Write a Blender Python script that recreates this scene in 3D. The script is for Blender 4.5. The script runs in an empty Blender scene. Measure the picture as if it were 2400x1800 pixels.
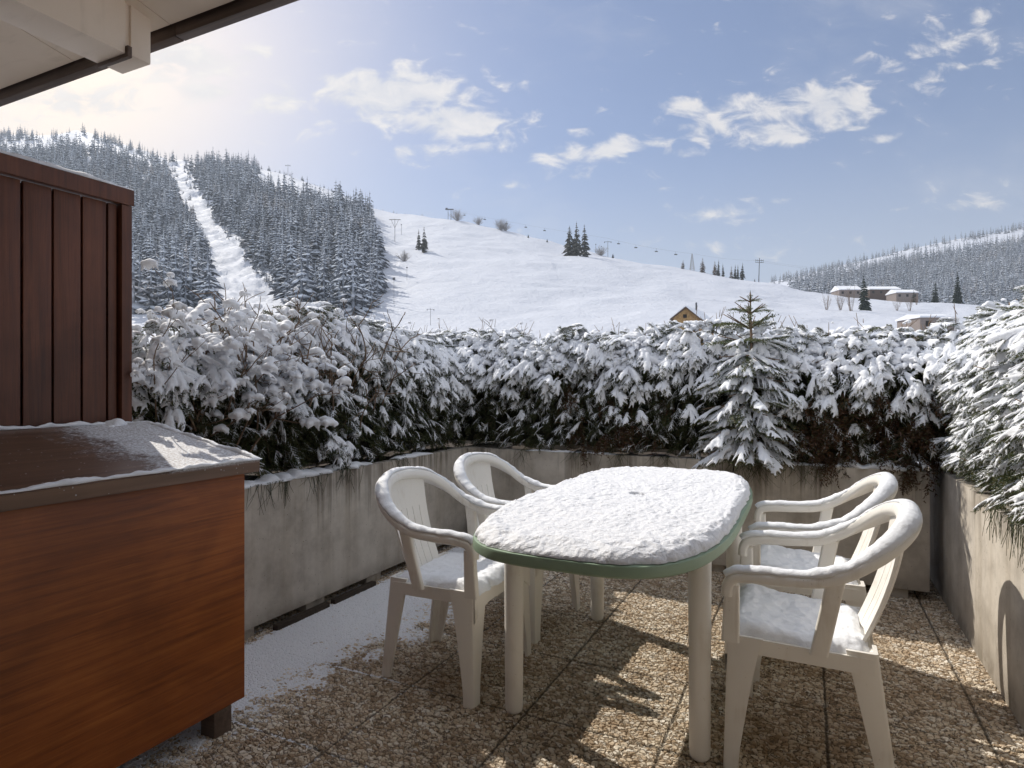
import bpy, bmesh, math, random
import numpy as np
from mathutils import Vector, Matrix, noise as mnoise

rng = np.random.default_rng(7)
random.seed(7)
scene = bpy.context.scene
COL = scene.collection
PI = math.pi

# ----------------------------------------------------------------- frames
# the terrace is turned 25.7 degrees to the view: local x runs along the facade, local y runs out of the house
TA = math.radians(-25.7)
CT, ST = math.cos(TA), math.sin(TA)
EYE = 1.22
FPX = 1454.0

def W(v, u, z=0.0):
    return Vector((CT * v - ST * u, ST * v + CT * u, z))

# ----------------------------------------------------------------- numpy noise
def _hash(ix, iy, iz, seed):
    h = (ix.astype(np.int64) * 374761393 + iy.astype(np.int64) * 668265263 + iz.astype(np.int64) * 2147483647 + seed * 974711) & 0xffffffff
    h = ((h ^ (h >> 13)) * 1274126177) & 0xffffffff
    h = h ^ (h >> 16)
    return (h & 0xffff) / 32767.5 - 1.0

def vnoise(p, scale=1.0, seed=0):
    p = np.asarray(p, float) * scale
    i = np.floor(p).astype(np.int64)
    f = p - i
    f = f * f * (3 - 2 * f)
    r = 0
    for dx in (0, 1):
        for dy in (0, 1):
            for dz in (0, 1):
                w = (f[:, 0] if dx else 1 - f[:, 0]) * (f[:, 1] if dy else 1 - f[:, 1]) * (f[:, 2] if dz else 1 - f[:, 2])
                r = r + w * _hash(i[:, 0] + dx, i[:, 1] + dy, i[:, 2] + dz, seed)
    return r

def fbm(p, scale=1.0, octaves=4, seed=0, gain=0.5):
    a, r = 1.0, 0
    for o in range(octaves):
        r = r + a * vnoise(p, scale * 2 ** o, seed + o * 17)
        a *= gain
    return r

# ----------------------------------------------------------------- mesh building
class MB:
    """collects polygons (tris and quads) and links them as one mesh object"""
    def __init__(self):
        self.v, self.t, self.q, self.ng, self.n = [], [], [], [], 0

    def add(self, verts, tris=None, quads=None):
        verts = np.asarray(verts, float).reshape(-1, 3)
        if tris is not None and len(tris):
            self.t.append(np.asarray(tris, int).reshape(-1, 3) + self.n)
        if quads is not None and len(quads):
            self.q.append(np.asarray(quads, int).reshape(-1, 4) + self.n)
        self.v.append(verts)
        self.n += len(verts)

    def poly(self, verts):
        k = len(verts)
        self.v.append(np.asarray(verts, float))
        self.ng.append(list(range(self.n, self.n + k)))
        self.n += k

    def box(self, x0, x1, y0, y1, z0, z1, bev=0.0):
        if bev:
            bm = bmesh.new()
            bmesh.ops.create_cube(bm, size=1.0)
            for w in bm.verts:
                w.co = Vector(((x0 + x1) / 2 + w.co.x * (x1 - x0), (y0 + y1) / 2 + w.co.y * (y1 - y0), (z0 + z1) / 2 + w.co.z * (z1 - z0)))
            bmesh.ops.bevel(bm, geom=bm.edges[:], offset=bev, segments=2, affect='EDGES', profile=0.6)
            self.bm(bm)
            return
        vs = [(x, y, z) for z in (z0, z1) for y in (y0, y1) for x in (x0, x1)]
        self.add(vs, quads=[(0, 2, 3, 1), (4, 5, 7, 6), (0, 1, 5, 4), (1, 3, 7, 5), (3, 2, 6, 7), (2, 0, 4, 6)])

    def bm(self, bm):
        bm.verts.ensure_lookup_table()
        bm.verts.index_update()
        base = self.n
        self.v.append(np.array([w.co[:] for w in bm.verts]))
        for f in bm.faces:
            self.ng.append([w.index + base for w in f.verts])
        self.n += len(bm.verts)
        bm.free()

    def loft(self, rings, closed=True, caps=True):
        rings = np.asarray(rings, float)
        m, k = rings.shape[:2]
        idx = np.arange(m * k).reshape(m, k)
        q = []
        for i in range(m - 1):
            for j in range(k if closed else k - 1):
                j2 = (j + 1) % k
                q.append((idx[i, j], idx[i, j2], idx[i + 1, j2], idx[i + 1, j]))
        base = self.n
        self.add(rings.reshape(-1, 3), quads=q)
        if caps and closed:
            self.ng.append([base + int(a) for a in idx[0][::-1]])
            self.ng.append([base + int(a) for a in idx[-1]])

    def tube(self, pts, r0, r1=None, n=6, cap=True):
        pts = np.asarray(pts, float)
        r1 = r0 if r1 is None else r1
        d = np.gradient(pts, axis=0)
        d /= np.linalg.norm(d, axis=1)[:, None] + 1e-9
        ref = np.array([0, 0, 1.0]) if abs(d[0, 2]) < 0.9 else np.array([1.0, 0, 0])
        a = np.arange(n) * 2 * PI / n
        rings = []
        for i in range(len(pts)):
            s = np.cross(d[i], ref); s /= np.linalg.norm(s) + 1e-9
            t = np.cross(s, d[i])
            r = r0 + (r1 - r0) * i / max(1, len(pts) - 1)
            rings.append(pts[i] + r * (np.cos(a)[:, None] * s + np.sin(a)[:, None] * t))
        self.loft(rings, caps=cap)

    def sweep(self, pts, prof, ups, scales=None):
        """sweep a 2D profile (side, up) along pts"""
        pts = np.asarray(pts, float); ups = np.asarray(ups, float)
        d = np.gradient(pts, axis=0)
        d /= np.linalg.norm(d, axis=1)[:, None]
        rings = []
        for i in range(len(pts)):
            s = np.cross(d[i], ups[i]); s /= np.linalg.norm(s)
            t = np.cross(s, d[i])
            k = (1, 1) if scales is None else scales[i]
            rings.append([pts[i] + s * p[0] * k[0] + t * p[1] * k[1] for p in prof])
        self.loft(rings)

    def mesh(self, name, mat, smooth=True):
        me = bpy.data.meshes.new(name)
        V = np.concatenate(self.v) if self.v else np.zeros((0, 3))
        loops, starts, tot = [], [], 0
        for arr, k in ((self.t, 3), (self.q, 4)):
            if arr:
                a = np.concatenate(arr)
                loops.append(a.reshape(-1)); starts.append(tot + np.arange(len(a)) * k); tot += a.size
        for f in self.ng:
            loops.append(np.array(f)); starts.append(np.array([tot])); tot += len(f)
        me.vertices.add(len(V)); me.vertices.foreach_set('co', V.astype(np.float32).ravel())
        if loops:
            L = np.concatenate(loops); S = np.concatenate(starts)
            me.loops.add(len(L)); me.loops.foreach_set('vertex_index', L.astype(np.int32))
            me.polygons.add(len(S)); me.polygons.foreach_set('loop_start', S.astype(np.int32))
        me.update(calc_edges=True)
        me.validate(clean_customdata=False)
        if mat:
            me.materials.append(mat)
        if smooth is True:
            me.polygons.foreach_set('use_smooth', np.ones(len(me.polygons), bool))
        elif smooth:
            me.polygons.foreach_set('use_smooth', np.ones(len(me.polygons), bool))
            me.set_sharp_from_angle(angle=math.radians(smooth))
        return me

    def build(self, name, mat, parent=None, smooth=35):
        o = bpy.data.objects.new(name, self.mesh(name, mat, smooth))
        COL.objects.link(o)
        if parent:
            o.parent = parent
        return o

def tag(o, label=None, cat=None, group=None, kind=None):
    if label: o['label'] = label
    if cat: o['category'] = cat
    if group: o['group'] = group
    if kind: o['kind'] = kind
    return o

def thing(name, label, cat, loc=(0, 0, 0), rot=0.0, group=None):
    o = bpy.data.objects.new(name, None)
    o.empty_display_size = 0.1
    COL.objects.link(o)
    o.location = loc
    o.rotation_euler = (0, 0, rot)
    return tag(o, label, cat, group)

def tthing(name, label, cat, v=0, u=0, z=0, rot=0, group=None):
    return thing(name, label, cat, W(v, u, z), TA + rot, group)

def copy_tree(o, parent=None):
    c = o.copy(); COL.objects.link(c)
    if parent: c.parent = parent
    for ch in o.children:
        copy_tree(ch, c)
    return c

# ----------------------------------------------------------------- materials
class N:
    def __init__(self, name):
        self.m = bpy.data.materials.new(name)
        self.m.use_nodes = True
        self.t = self.m.node_tree
        self.b = self.t.nodes['Principled BSDF']
        self.out = self.t.nodes['Material Output']
    def n(self, typ, ins=None, **kw):
        x = self.t.nodes.new(typ)
        for k, v in kw.items():
            setattr(x, k, v)
        for k, v in (ins or {}).items():
            self.set(x.inputs[k], v)
        return x
    def set(self, sock, v):
        if isinstance(v, bpy.types.NodeSocket): self.t.links.new(v, sock)
        elif isinstance(v, bpy.types.Node): self.t.links.new(v.outputs[0], sock)
        else:
            if isinstance(v, tuple) and len(v) == 3 and len(sock.default_value) == 4: v = v + (1,)
            sock.default_value = v
    def coord(self, kind='Object', scale=(1, 1, 1), loc=(0, 0, 0), rot=(0, 0, 0)):
        c = self.n('ShaderNodeTexCoord')
        return self.n('ShaderNodeMapping', {'Vector': c.outputs[kind], 'Scale': scale, 'Location': loc, 'Rotation': rot}).outputs[0]
    def noise(self, vec, scale, detail=4, rough=0.55, dist=0.0):
        return self.n('ShaderNodeTexNoise', {'Vector': vec, 'Scale': scale, 'Detail': detail, 'Roughness': rough, 'Distortion': dist}).outputs[0]
    def vor(self, vec, scale, feature='F1', out='Distance', **ins):
        return self.n('ShaderNodeTexVoronoi', {'Vector': vec, 'Scale': scale, **ins}, feature=feature).outputs[out]
    def ramp(self, fac, stops, interp='LINEAR'):
        r = self.n('ShaderNodeValToRGB', {'Fac': fac})
        cr = r.color_ramp; cr.interpolation = interp
        while len(cr.elements) < len(stops): cr.elements.new(0.5)
        for e, (p, c) in zip(cr.elements, stops):
            e.position = p
            e.color = (c, c, c, 1) if isinstance(c, (int, float)) else tuple(c) + (1,)
        return r.outputs[0]
    def mix(self, f, a, b, mode='MIX'):
        x = self.n('ShaderNodeMix', data_type='RGBA', blend_type=mode)
        for k, v in ((0, f), (6, a), (7, b)): self.set(x.inputs[k], v)
        return x.outputs[2]
    def math(self, op, a, b=0.0, c=0.0, clamp=False):
        x = self.n('ShaderNodeMath', operation=op, use_clamp=clamp)
        self.set(x.inputs[0], a); self.set(x.inputs[1], b); self.set(x.inputs[2], c)
        return x.outputs[0]
    def sstep(self, x, lo, hi):
        return self.n('ShaderNodeMapRange', {'Value': x, 'From Min': lo, 'From Max': hi}, interpolation_type='SMOOTHSTEP').outputs[0]
    def xyz(self, v):
        return self.n('ShaderNodeSeparateXYZ', {'Vector': v}).outputs
    def bump(self, h, strength=0.3, dist=0.01, normal=None):
        ins = {'Height': h, 'Strength': strength, 'Distance': dist}
        if normal is not None: ins['Normal'] = normal
        return self.n('ShaderNodeBump', ins).outputs[0]
    def fin(self, color=None, rough=None, normal=None, **kw):
        if color is not None: self.set(self.b.inputs['Base Color'], color)
        if rough is not None: self.set(self.b.inputs['Roughness'], rough)
        if normal is not None: self.set(self.b.inputs['Normal'], normal)
        for k, v in kw.items(): self.set(self.b.inputs[k.replace('_', ' ')], v)
        return self.m

def simple(name, c, rough=0.6, var=0.15, scale=20, bump=0.0, **kw):
    m = N(name); v = m.coord()
    n = m.noise(v, scale, 5)
    col = m.mix(n, tuple(x * (1 - var) for x in c), tuple(min(1, x * (1 + var)) for x in c))
    return m.fin(col, rough, m.bump(n, bump, 0.005) if bump else None, **kw)

def mat_snow(name='snow', fine=90, lump=0.35, tint=(0.86, 0.88, 0.92)):
    m = N(name); v = m.coord()
    n1 = m.noise(v, fine, 6, 0.65)
    n2 = m.noise(v, fine * 0.25, 3)
    h = m.math('ADD', n1, m.math('MULTIPLY', n2, 1.5))
    col = m.mix(n2, tuple(x * 0.96 for x in tint), tint)
    return m.fin(col, 0.65, m.bump(h, lump, 0.006), Specular_IOR_Level=0.25)
SNOW = mat_snow()

def mat_table_snow():
    m = N('granular_snow'); v = m.coord()
    d = m.vor(m.n('ShaderNodeVectorMath', {0: v, 1: m.n('ShaderNodeTexNoise', {'Vector': v, 'Scale': 40.0}).outputs[1]}, operation='MULTIPLY_ADD').outputs[0], 60)
    w = m.n('ShaderNodeMixRGB', {'Fac': 0.03, 'Color1': v, 'Color2': m.n('ShaderNodeTexNoise', {'Vector': v, 'Scale': 28.0, 'Detail': 3.0}).outputs[1]}).outputs[0]
    d = m.vor(w, 62, 'SMOOTH_F1')
    n = m.noise(w, 46, 3, 0.5)
    n2 = m.noise(v, 240, 3)
    h = m.math('ADD', m.math('MULTIPLY', d, -0.8), m.math('ADD', m.math('MULTIPLY', n, 1.5), m.math('MULTIPLY', n2, 0.25)))
    return m.fin((0.755, 0.77, 0.81), 0.62, m.bump(h, 0.60, 0.010), Specular_IOR_Level=0.25)
SNOW_T = mat_table_snow()

def mat_plastic():
    m = N('white_plastic'); v = m.coord()
    n = m.noise(v, 6, 5); s = m.noise(m.coord(scale=(60, 60, 4)), 1.0, 4)
    dirt = m.sstep(m.math('ADD', n, m.math('MULTIPLY', s, 0.5)), 0.75, 1.05)
    col = m.mix(m.math('MULTIPLY', dirt, 0.5), (0.87, 0.845, 0.795), (0.64, 0.57, 0.48))
    sp = m.vor(v, 70, 'F1'); spk = m.math('MULTIPLY', m.math('LESS_THAN', sp, 0.09), m.math('GREATER_THAN', m.noise(v, 11, 2), 0.56))
    col = m.mix(m.math('MULTIPLY', spk, 0.55), col, (0.30, 0.24, 0.18))
    return m.fin(col, 0.42, m.bump(m.noise(v, 160, 3), 0.06, 0.003))
PLASTIC = mat_plastic()

def mat_green():
    m = N('green_plastic'); v = m.coord()
    n = m.noise(v, 9, 5)
    col = m.mix(n, (0.22, 0.315, 0.21), (0.30, 0.39, 0.285))
    return m.fin(col, 0.45, m.bump(m.noise(v, 120, 3), 0.08, 0.003))
GREEN = mat_green()

def mat_wood(name, a, b, c, along='x', rough=0.42, streak=14):
    m = N(name)
    sc = {'x': (1.3, 34, 34), 'y': (34, 1.3, 34), 'z': (34, 34, 1.3)}[along]
    v = m.coord(scale=sc)
    n1 = m.noise(v, 1.6, 8, 0.62, 0.6)
    n2 = m.noise(v, 7.0, 6, 0.7, 0.2)
    big = m.noise(m.coord(), 2.2, 4, 0.6, 0.4)
    f = m.math('ADD', m.math('MULTIPLY', n1, 0.65), m.math('MULTIPLY', n2, 0.35))
    col = m.ramp(f, [(0.32, a), (0.5, b), (0.66, c)])
    col = m.mix(m.sstep(big, 0.3, 0.7), m.mix(1.0, col, (0.60, 0.55, 0.5), 'MULTIPLY'), col)
    kn = m.sstep(m.vor(m.coord(scale=tuple(3 if q > 2 else 1.2 for q in sc)), 1.6, 'F1'), 0.10, 0.02)
    col = m.mix(m.math('MULTIPLY', kn, 0.45), col, tuple(x * 0.35 for x in a))
    return m.fin(col, m.ramp(n2, [(0.2, rough - 0.06), (0.8, rough + 0.14)]), m.bump(n2, 0.12, 0.004))
WOOD = mat_wood('varnished_wood', (0.17, 0.042, 0.008), (0.32, 0.088, 0.016), (0.43, 0.140, 0.028), 'y')
WOOD_V = mat_wood('dark_red_wood', (0.080, 0.027, 0.013), (0.14, 0.047, 0.021), (0.20, 0.068, 0.030), 'z', 0.5)

def mat_concrete():
    m = N('board_marked_concrete'); v = m.coord()
    n = m.noise(v, 7, 8, 0.65)
    st = m.noise(m.coord(scale=(26, 26, 0.9)), 1.0, 6, 0.7)
    st2 = m.noise(m.coord(scale=(7, 7, 0.5)), 1.0, 4, 0.6)
    x, y, z = m.xyz(v)
    top = m.sstep(z, 0.30, 0.74)
    drip = m.math('MULTIPLY', m.math('MULTIPLY', m.sstep(m.math('ADD', st, m.math('MULTIPLY', top, 0.16)), 0.56, 0.76), top), m.sstep(m.noise(m.coord(scale=(1, 1, .25)), 2.6, 4, .6), 0.42, 0.62))
    low = m.math('MULTIPLY', m.sstep(z, 0.16, 0.03), m.sstep(n, 0.4, 0.6))
    col = m.mix(m.sstep(m.math('ADD', m.math('MULTIPLY', n, 0.5), m.math('MULTIPLY', m.noise(v, 2.4, 5, .65), 0.5)), 0.34, 0.66), (0.40, 0.36, 0.31), (0.64, 0.59, 0.52))
    col = m.mix(m.sstep(st2, 0.45, 0.7), col, m.mix(1.0, col, (0.85, 0.83, 0.80), 'MULTIPLY'))
    col = m.mix(m.math('MULTIPLY', drip, 0.8), col, (0.10, 0.080, 0.058))
    col = m.mix(m.math('MULTIPLY', low, 0.6), col, (0.13, 0.11, 0.085))
    pit = m.math('MULTIPLY', m.sstep(m.vor(v, 42), 0.11, 0.07), m.math('GREATER_THAN', m.noise(v, 17, 2), 0.47))
    col = m.mix(m.math('MULTIPLY', pit, 0.85), col, (0.12, 0.10, 0.08))
    h = m.math('SUBTRACT', m.math('ADD', m.math('MULTIPLY', n, 0.6), m.math('MULTIPLY', st, 0.5)), m.math('MULTIPLY', pit, 0.6))
    return m.fin(col, 0.85, m.bump(h, 0.35, 0.012), Specular_IOR_Level=0.2)
CONC = mat_concrete()

def mat_floor():
    m = N('washed_pebble_paving'); v = m.coord()
    x, y, z = m.xyz(v)
    w = m.n('ShaderNodeMixRGB', {'Fac': 0.016, 'Color1': v, 'Color2': m.n('ShaderNodeTexNoise', {'Vector': v, 'Scale': 30.0, 'Detail': 2.0}).outputs[1]}).outputs[0]
    wm = m.n('ShaderNodeMapping', {'Vector': w, 'Scale': (1.0, 1.45, 1.0)}).outputs[0]
    dist = m.vor(wm, 52, 'SMOOTH_F1', Smoothness=0.25)
    edge = m.vor(wm, 52, 'DISTANCE_TO_EDGE')
    cell = m.vor(wm, 52, 'F1', 'Color')
    stone = m.sstep(edge, 0.0, 0.22)
    cr = m.xyz(cell)
    rnd = cr[0]
    col = m.ramp(rnd, [(0.0, (0.40, 0.30, 0.20)), (0.3, (0.60, 0.48, 0.35)), (0.55, (0.74, 0.63, 0.49)), (0.8, (0.82, 0.74, 0.62)), (1.0, (0.90, 0.85, 0.77))])
    big = m.noise(v, 3.0, 5)
    col = m.mix(m.sstep(big, 0.35, 0.7), col, m.mix(1.0, col, (0.72, 0.66, 0.60), 'MULTIPLY'))
    col = m.mix(m.sstep(stone, 0.22, 0.0), col, (0.15, 0.11, 0.072))
    # joints of the 50 cm slabs
    def joint(c, off):
        f = m.math('FRACT', m.math('MULTIPLY', m.math('ADD', c, off), 2.0))
        return m.math('MULTIPLY', m.math('ABSOLUTE', m.math('SUBTRACT', f, 0.5)), 0.5)
    wob = m.math('MULTIPLY', m.math('SUBTRACT', m.noise(v, 12, 2), 0.5), 0.012)
    j = m.math('MINIMUM', joint(m.math('ADD', x, wob), 10.95 + 0.25), joint(m.math('ADD', y, wob), 10.0 - 2.08 + 0.25 + 0.0))
    jm = m.math('MULTIPLY', m.sstep(m.math('ADD', j, m.math('MULTIPLY', m.math('SUBTRACT', m.noise(v, 55, 3, .6), 0.5), 0.010)), 0.008, 0.002), 0.8)
    col = m.mix(jm, col, (0.045, 0.036, 0.026))
    # snow left lying on the slabs beside the shaded planter
    n1 = m.noise(v, 5.0, 6, 0.7); n2 = m.noise(v, 38, 4, 0.7)
    edgev = m.math('ADD', x, m.math('MULTIPLY', m.math('SUBTRACT', n1, 0.5), 1.15))
    far = m.sstep(y, 1.4, 3.6)
    lim = m.math('ADD', -1.93, m.math('MULTIPLY', far, 0.22))
    cover = m.sstep(m.math('SUBTRACT', lim, edgev), -0.14, 0.17)
    gapkeep = m.sstep(x, -2.40, -2.33)
    cover = m.math('MULTIPLY', m.math('MULTIPLY', cover, gapkeep), m.math('ADD', 0.42, m.math('MULTIPLY', m.noise(v, 11, 4, .65), 0.62)))
    dust = m.math('MULTIPLY', m.sstep(m.math('SUBTRACT', -0.75, m.math('ADD', x, m.math('MULTIPLY', n1, 0.6))), -0.2, 0.9), 0.50)
    js = m.math('MULTIPLY', m.math('MULTIPLY', jm, m.sstep(n1, 0.42, 0.6)), m.math('MULTIPLY', m.sstep(x, -0.3, -0.8), 0.62))
    thick = m.math('ADD', m.math('MULTIPLY', cover, 1.05), m.math('ADD', dust, js))
    # settles between and over the pebbles
    hole = m.math('ADD', m.math('MULTIPLY', n2, 0.85), m.math('MULTIPLY', m.math('MULTIPLY', stone, cr[1]), 0.62))
    sn = m.sstep(m.math('SUBTRACT', thick, hole), 0.03, 0.24)
    col = m.mix(sn, col, (0.84, 0.86, 0.91))
    h = m.math('MULTIPLY', stone, m.math('ADD', 0.65, m.math('MULTIPLY', cr[1], 0.5)))
    h = m.math('SUBTRACT', h, m.math('MULTIPLY', jm, 0.8))
    h = m.math('ADD', m.math('MULTIPLY', h, m.math('SUBTRACT', 1.0, m.math('MULTIPLY', sn, 0.6))), m.math('MULTIPLY', sn, 0.55))
    d = m.n('ShaderNodeDisplacement', {'Height': h, 'Midlevel': 0.0, 'Scale': 0.0068})
    m.t.links.new(d.outputs[0], m.out.inputs['Displacement'])
    m.m.displacement_method = 'BOTH'
    return m.fin(col, m.mix(sn, m.ramp(cr[2], [(0, 0.45), (1, 0.8)]), (0.7, 0.7, 0.7)), m.bump(m.noise(v, 260, 3), 0.15, 0.003), Specular_IOR_Level=0.3)
FLOOR = mat_floor()

def mat_soffit():
    m = N('painted_boards'); v = m.coord()
    n = m.noise(v, 3.0, 6); s = m.noise(m.coord(scale=(3, 16, 3)), 1.2, 5)
    col = m.mix(n, (0.79, 0.66, 0.53), (0.90, 0.78, 0.65))
    col = m.mix(m.math('MULTIPLY', m.sstep(s, 0.55, 0.75), 0.25), col, (0.45, 0.36, 0.26))
    sp = m.math('MULTIPLY', m.sstep(m.vor(v, 9), 0.085, 0.06), m.math('GREATER_THAN', m.noise(v, 3.7, 2), 0.52))
    col = m.mix(m.math('MULTIPLY', sp, 0.8), col, (0.10, 0.05, 0.03))
    return m.fin(col, 0.6, m.bump(m.math('ADD', n, s), 0.08, 0.01))
SOFFIT = mat_soffit()
FASCIA = mat_wood('weathered_brown_board', (0.075, 0.050, 0.038), (0.12, 0.080, 0.060), (0.17, 0.12, 0.09), 'x', 0.6)
DARK = simple('dark_gap', (0.02, 0.017, 0.015), 0.9)
SOIL = simple('dark_soil', (0.045, 0.032, 0.022), 0.95, 0.4, 40, 0.8)
RUBBER = simple('black_plastic', (0.022, 0.022, 0.024), 0.5)
METAL = simple('grey_steel', (0.10, 0.105, 0.115), 0.55, 0.2, 3)
WALLP = simple('pale_render', (0.78, 0.74, 0.68), 0.85, 0.1, 8)
OCHRE = mat_wood('ochre_boards', (0.30, 0.17, 0.06), (0.42, 0.26, 0.10), (0.50, 0.33, 0.15), 'z', 0.6)

def mat_needles(name, a, b, c, rough=0.5):
    m = N(name)
    g = m.n('ShaderNodeNewGeometry')
    r = g.outputs['Random Per Island']
    col = m.ramp(r, [(0.0, a), (0.6, b), (1.0, c)])
    x = m.n('ShaderNodeBsdfTranslucent', {'Color': m.mix(1.0, col, (1.3, 1.4, 0.7), 'MULTIPLY')})
    mx = m.n('ShaderNodeMixShader', {0: 0.22, 1: m.b.outputs[0], 2: x.outputs[0]})
    m.t.links.new(mx.outputs[0], m.out.inputs['Surface'])
    return m.fin(col, rough)
NEEDLE = mat_needles('yew_needles', (0.026, 0.038, 0.014), (0.062, 0.082, 0.028), (0.12, 0.085, 0.040))
NEEDLE_S = mat_needles('spruce_needles', (0.040, 0.060, 0.028), (0.085, 0.110, 0.050), (0.19, 0.155, 0.08))
NEEDLE_B = mat_needles('browned_needles', (0.045, 0.020, 0.009), (0.095, 0.042, 0.017), (0.055, 0.060, 0.022))
TWIG = simple('brown_twigs', (0.165, 0.110, 0.070), 0.75, 0.5, 25)
TWIG_T = simple('tan_twigs', (0.33, 0.215, 0.12), 0.7, 0.4, 25)
# ----------------------------------------------------------------- camera, sun, sky
cam = bpy.data.cameras.new('camera')
cam.sensor_width = 36.0
cam.lens = FPX / 2400 * 36
cam.clip_start = 0.05
cam.clip_end = 9000
co = bpy.data.objects.new('camera', cam); COL.objects.link(co)
co.location = (0, 0, EYE); co.rotation_euler = (PI / 2, 0, 0)
scene.camera = co

SUN_EL = math.radians(42)
SUN_DIR = Vector((-0.66, 0.752, 0)).normalized() * math.cos(SUN_EL) + Vector((0, 0, math.sin(SUN_EL)))
sl = bpy.data.lights.new('sun', 'SUN')
sl.energy = 3.4; sl.angle = math.radians(0.53); sl.color = (1.0, 0.93, 0.82)
so = bpy.data.objects.new('sun', sl); COL.objects.link(so)
so.rotation_euler = SUN_DIR.to_track_quat('Z', 'Y').to_euler()
so.location = (-20, 30, 40)

wd = bpy.data.worlds.new('World'); scene.world = wd; wd.use_nodes = True
wt = wd.node_tree
class WN(N):
    def __init__(self, t): self.t = t
w = WN(wt)
bg = wt.nodes['Background']
sky = w.n('ShaderNodeTexSky', sky_type='NISHITA', sun_disc=False, sun_elevation=SUN_EL,
          sun_rotation=math.atan2(SUN_DIR.x, SUN_DIR.y), altitude=1200, air_density=1.0, dust_density=1.6, ozone_density=1.5)
gd = w.n('ShaderNodeTexCoord').outputs['Generated']
gx, gy, gz = w.xyz(gd)
gyc = w.math('MAXIMUM', gy, 0.05)
px = w.math('DIVIDE', gx, gyc); pz = w.math('DIVIDE', gz, gyc)
pv = w.n('ShaderNodeCombineXYZ', {0: px, 1: w.math('MULTIPLY', pz, 1.9), 2: 0.0}).outputs[0]
n1 = w.noise(pv, 17.0, 9, 0.60, 0.5)
n2 = w.noise(pv, 2.6, 5, 0.55, 0.2)
tot = None
for (cx, cy, rx, ry, s) in [
    (850, 205, 160, 60, .95), (980, 262, 130, 42, .85), (735, 180, 80, 32, .6), (905, 322, 75, 20, .55), (1050, 305, 55, 24, .5), (1090, 285, 50, 22, .4),
    (1225, 332, 75, 28, .6), (1322, 322, 48, 28, .75), (1430, 305, 35, 14, .5), (1270, 288, 50, 14, .4),
    (1480, 240, 62, 24, .6), (1532, 275, 62, 30, .75), (1640, 232, 90, 32, .75), (1790, 222, 105, 48, .9), (1690, 288, 75, 22, .75), (1840, 275, 40, 12, .35),
    (2080, 85, 110, 55, .5), (1900, 125, 60, 40, .25), (1990, 180, 50, 26, .38), (1925, 298, 35, 16, .5), (1930, 225, 40, 14, .35),
    (540, 120, 60, 18, .55), (440, 198, 75, 22, .65), (610, 205, 70, 22, .6), (390, 130, 130, 50, .7), (590, 232, 60, 16, .5), (500, 180, 45, 12, .45), (190, 220, 160, 40, .6),
    (1240, 382, 75, 13, .45), (1125, 402, 60, 13, .4), (1550, 462, 95, 20, .55), (1480, 330, 42, 14, .5), (1420, 410, 50, 8, .35),
    (2110, 440, 120, 20, .5), (1600, 530, 160, 16, .35), (1380, 35, 50, 10, .25), (1025, 135, 40, 22, .2), (2170, 210, 60, 12, .3)]:
    a = (cx * 1.085 - 1200) / FPX; b = (900 - cy * 1.085) / FPX
    u_ = w.math('DIVIDE', w.math('SUBTRACT', px, a), rx * 1.085 / FPX)
    v_ = w.math('DIVIDE', w.math('SUBTRACT', pz, b), ry * 1.085 / FPX)
    r2 = w.math('ADD', w.math('MULTIPLY', u_, u_), w.math('MULTIPLY', v_, v_))
    g = w.math('MULTIPLY', w.math('EXPONENT', w.math('MULTIPLY', r2, -0.8)), s)
    tot = g if tot is None else w.math('MAXIMUM', tot, g)
dens = w.math('ADD', w.math('MULTIPLY', tot, 0.78), w.math('MULTIPLY', w.math('SUBTRACT', n1, 0.5), 1.7))
cl = w.sstep(dens, 0.16, 0.60)
cl = w.math('MULTIPLY', cl, w.math('GREATER_THAN', gy, 0.05))
wisp = w.math('MULTIPLY', w.sstep(w.math('ADD', n2, w.math('MULTIPLY', n1, 0.3)), 0.62, 0.95), 0.22)
cl = w.math('MAXIMUM', cl, wisp)
shade = w.sstep(n1, 0.35, 0.75)
ccol = w.mix(shade, (3.6, 3.55, 3.6), (4.9, 4.55, 4.15))
hz = w.sstep(gz, 0.38, 0.03)
base = w.mix(1.0, sky.outputs[0], (0.46, 0.47, 0.53), 'MULTIPLY')
skyc = w.mix(w.math('MULTIPLY', hz, 0.72), base, (2.9, 3.05, 3.4))
# warm aureole under the sun
ga = w.math('DIVIDE', w.math('SUBTRACT', px, (120 * 1.085 - 1200) / FPX), 0.40)
gb = w.math('DIVIDE', w.math('SUBTRACT', pz, (900 - 170 * 1.085) / FPX), 0.30)
gl = w.math('EXPONENT', w.math('MULTIPLY', w.math('ADD', w.math('MULTIPLY', ga, ga), w.math('MULTIPLY', gb, gb)), -1.0))
gl = w.math('MULTIPLY', gl, w.math('GREATER_THAN', gy, 0.05))
skyc = w.mix(w.math('MULTIPLY', gl, 1.0, clamp=True), skyc, (6.1, 5.15, 4.15))
final = w.mix(w.math('MULTIPLY', cl, 0.85), skyc, ccol)
# unseen bright cloud cover added overhead and behind the viewer to fill the shade
rear_fill = w.math('MULTIPLY', w.sstep(w.math('SUBTRACT', w.math('MULTIPLY', gz, 0.75), gy), -0.22, 0.35), w.sstep(gz, -0.02, 0.06))
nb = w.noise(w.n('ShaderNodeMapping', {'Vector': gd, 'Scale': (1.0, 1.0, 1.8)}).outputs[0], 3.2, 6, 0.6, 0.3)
cover = w.math('MULTIPLY', rear_fill, w.sstep(nb, 0.34, 0.56))
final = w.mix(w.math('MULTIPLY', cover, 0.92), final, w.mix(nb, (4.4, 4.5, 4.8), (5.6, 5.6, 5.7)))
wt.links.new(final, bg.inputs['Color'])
bg.inputs['Strength'].default_value = 0.15

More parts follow.
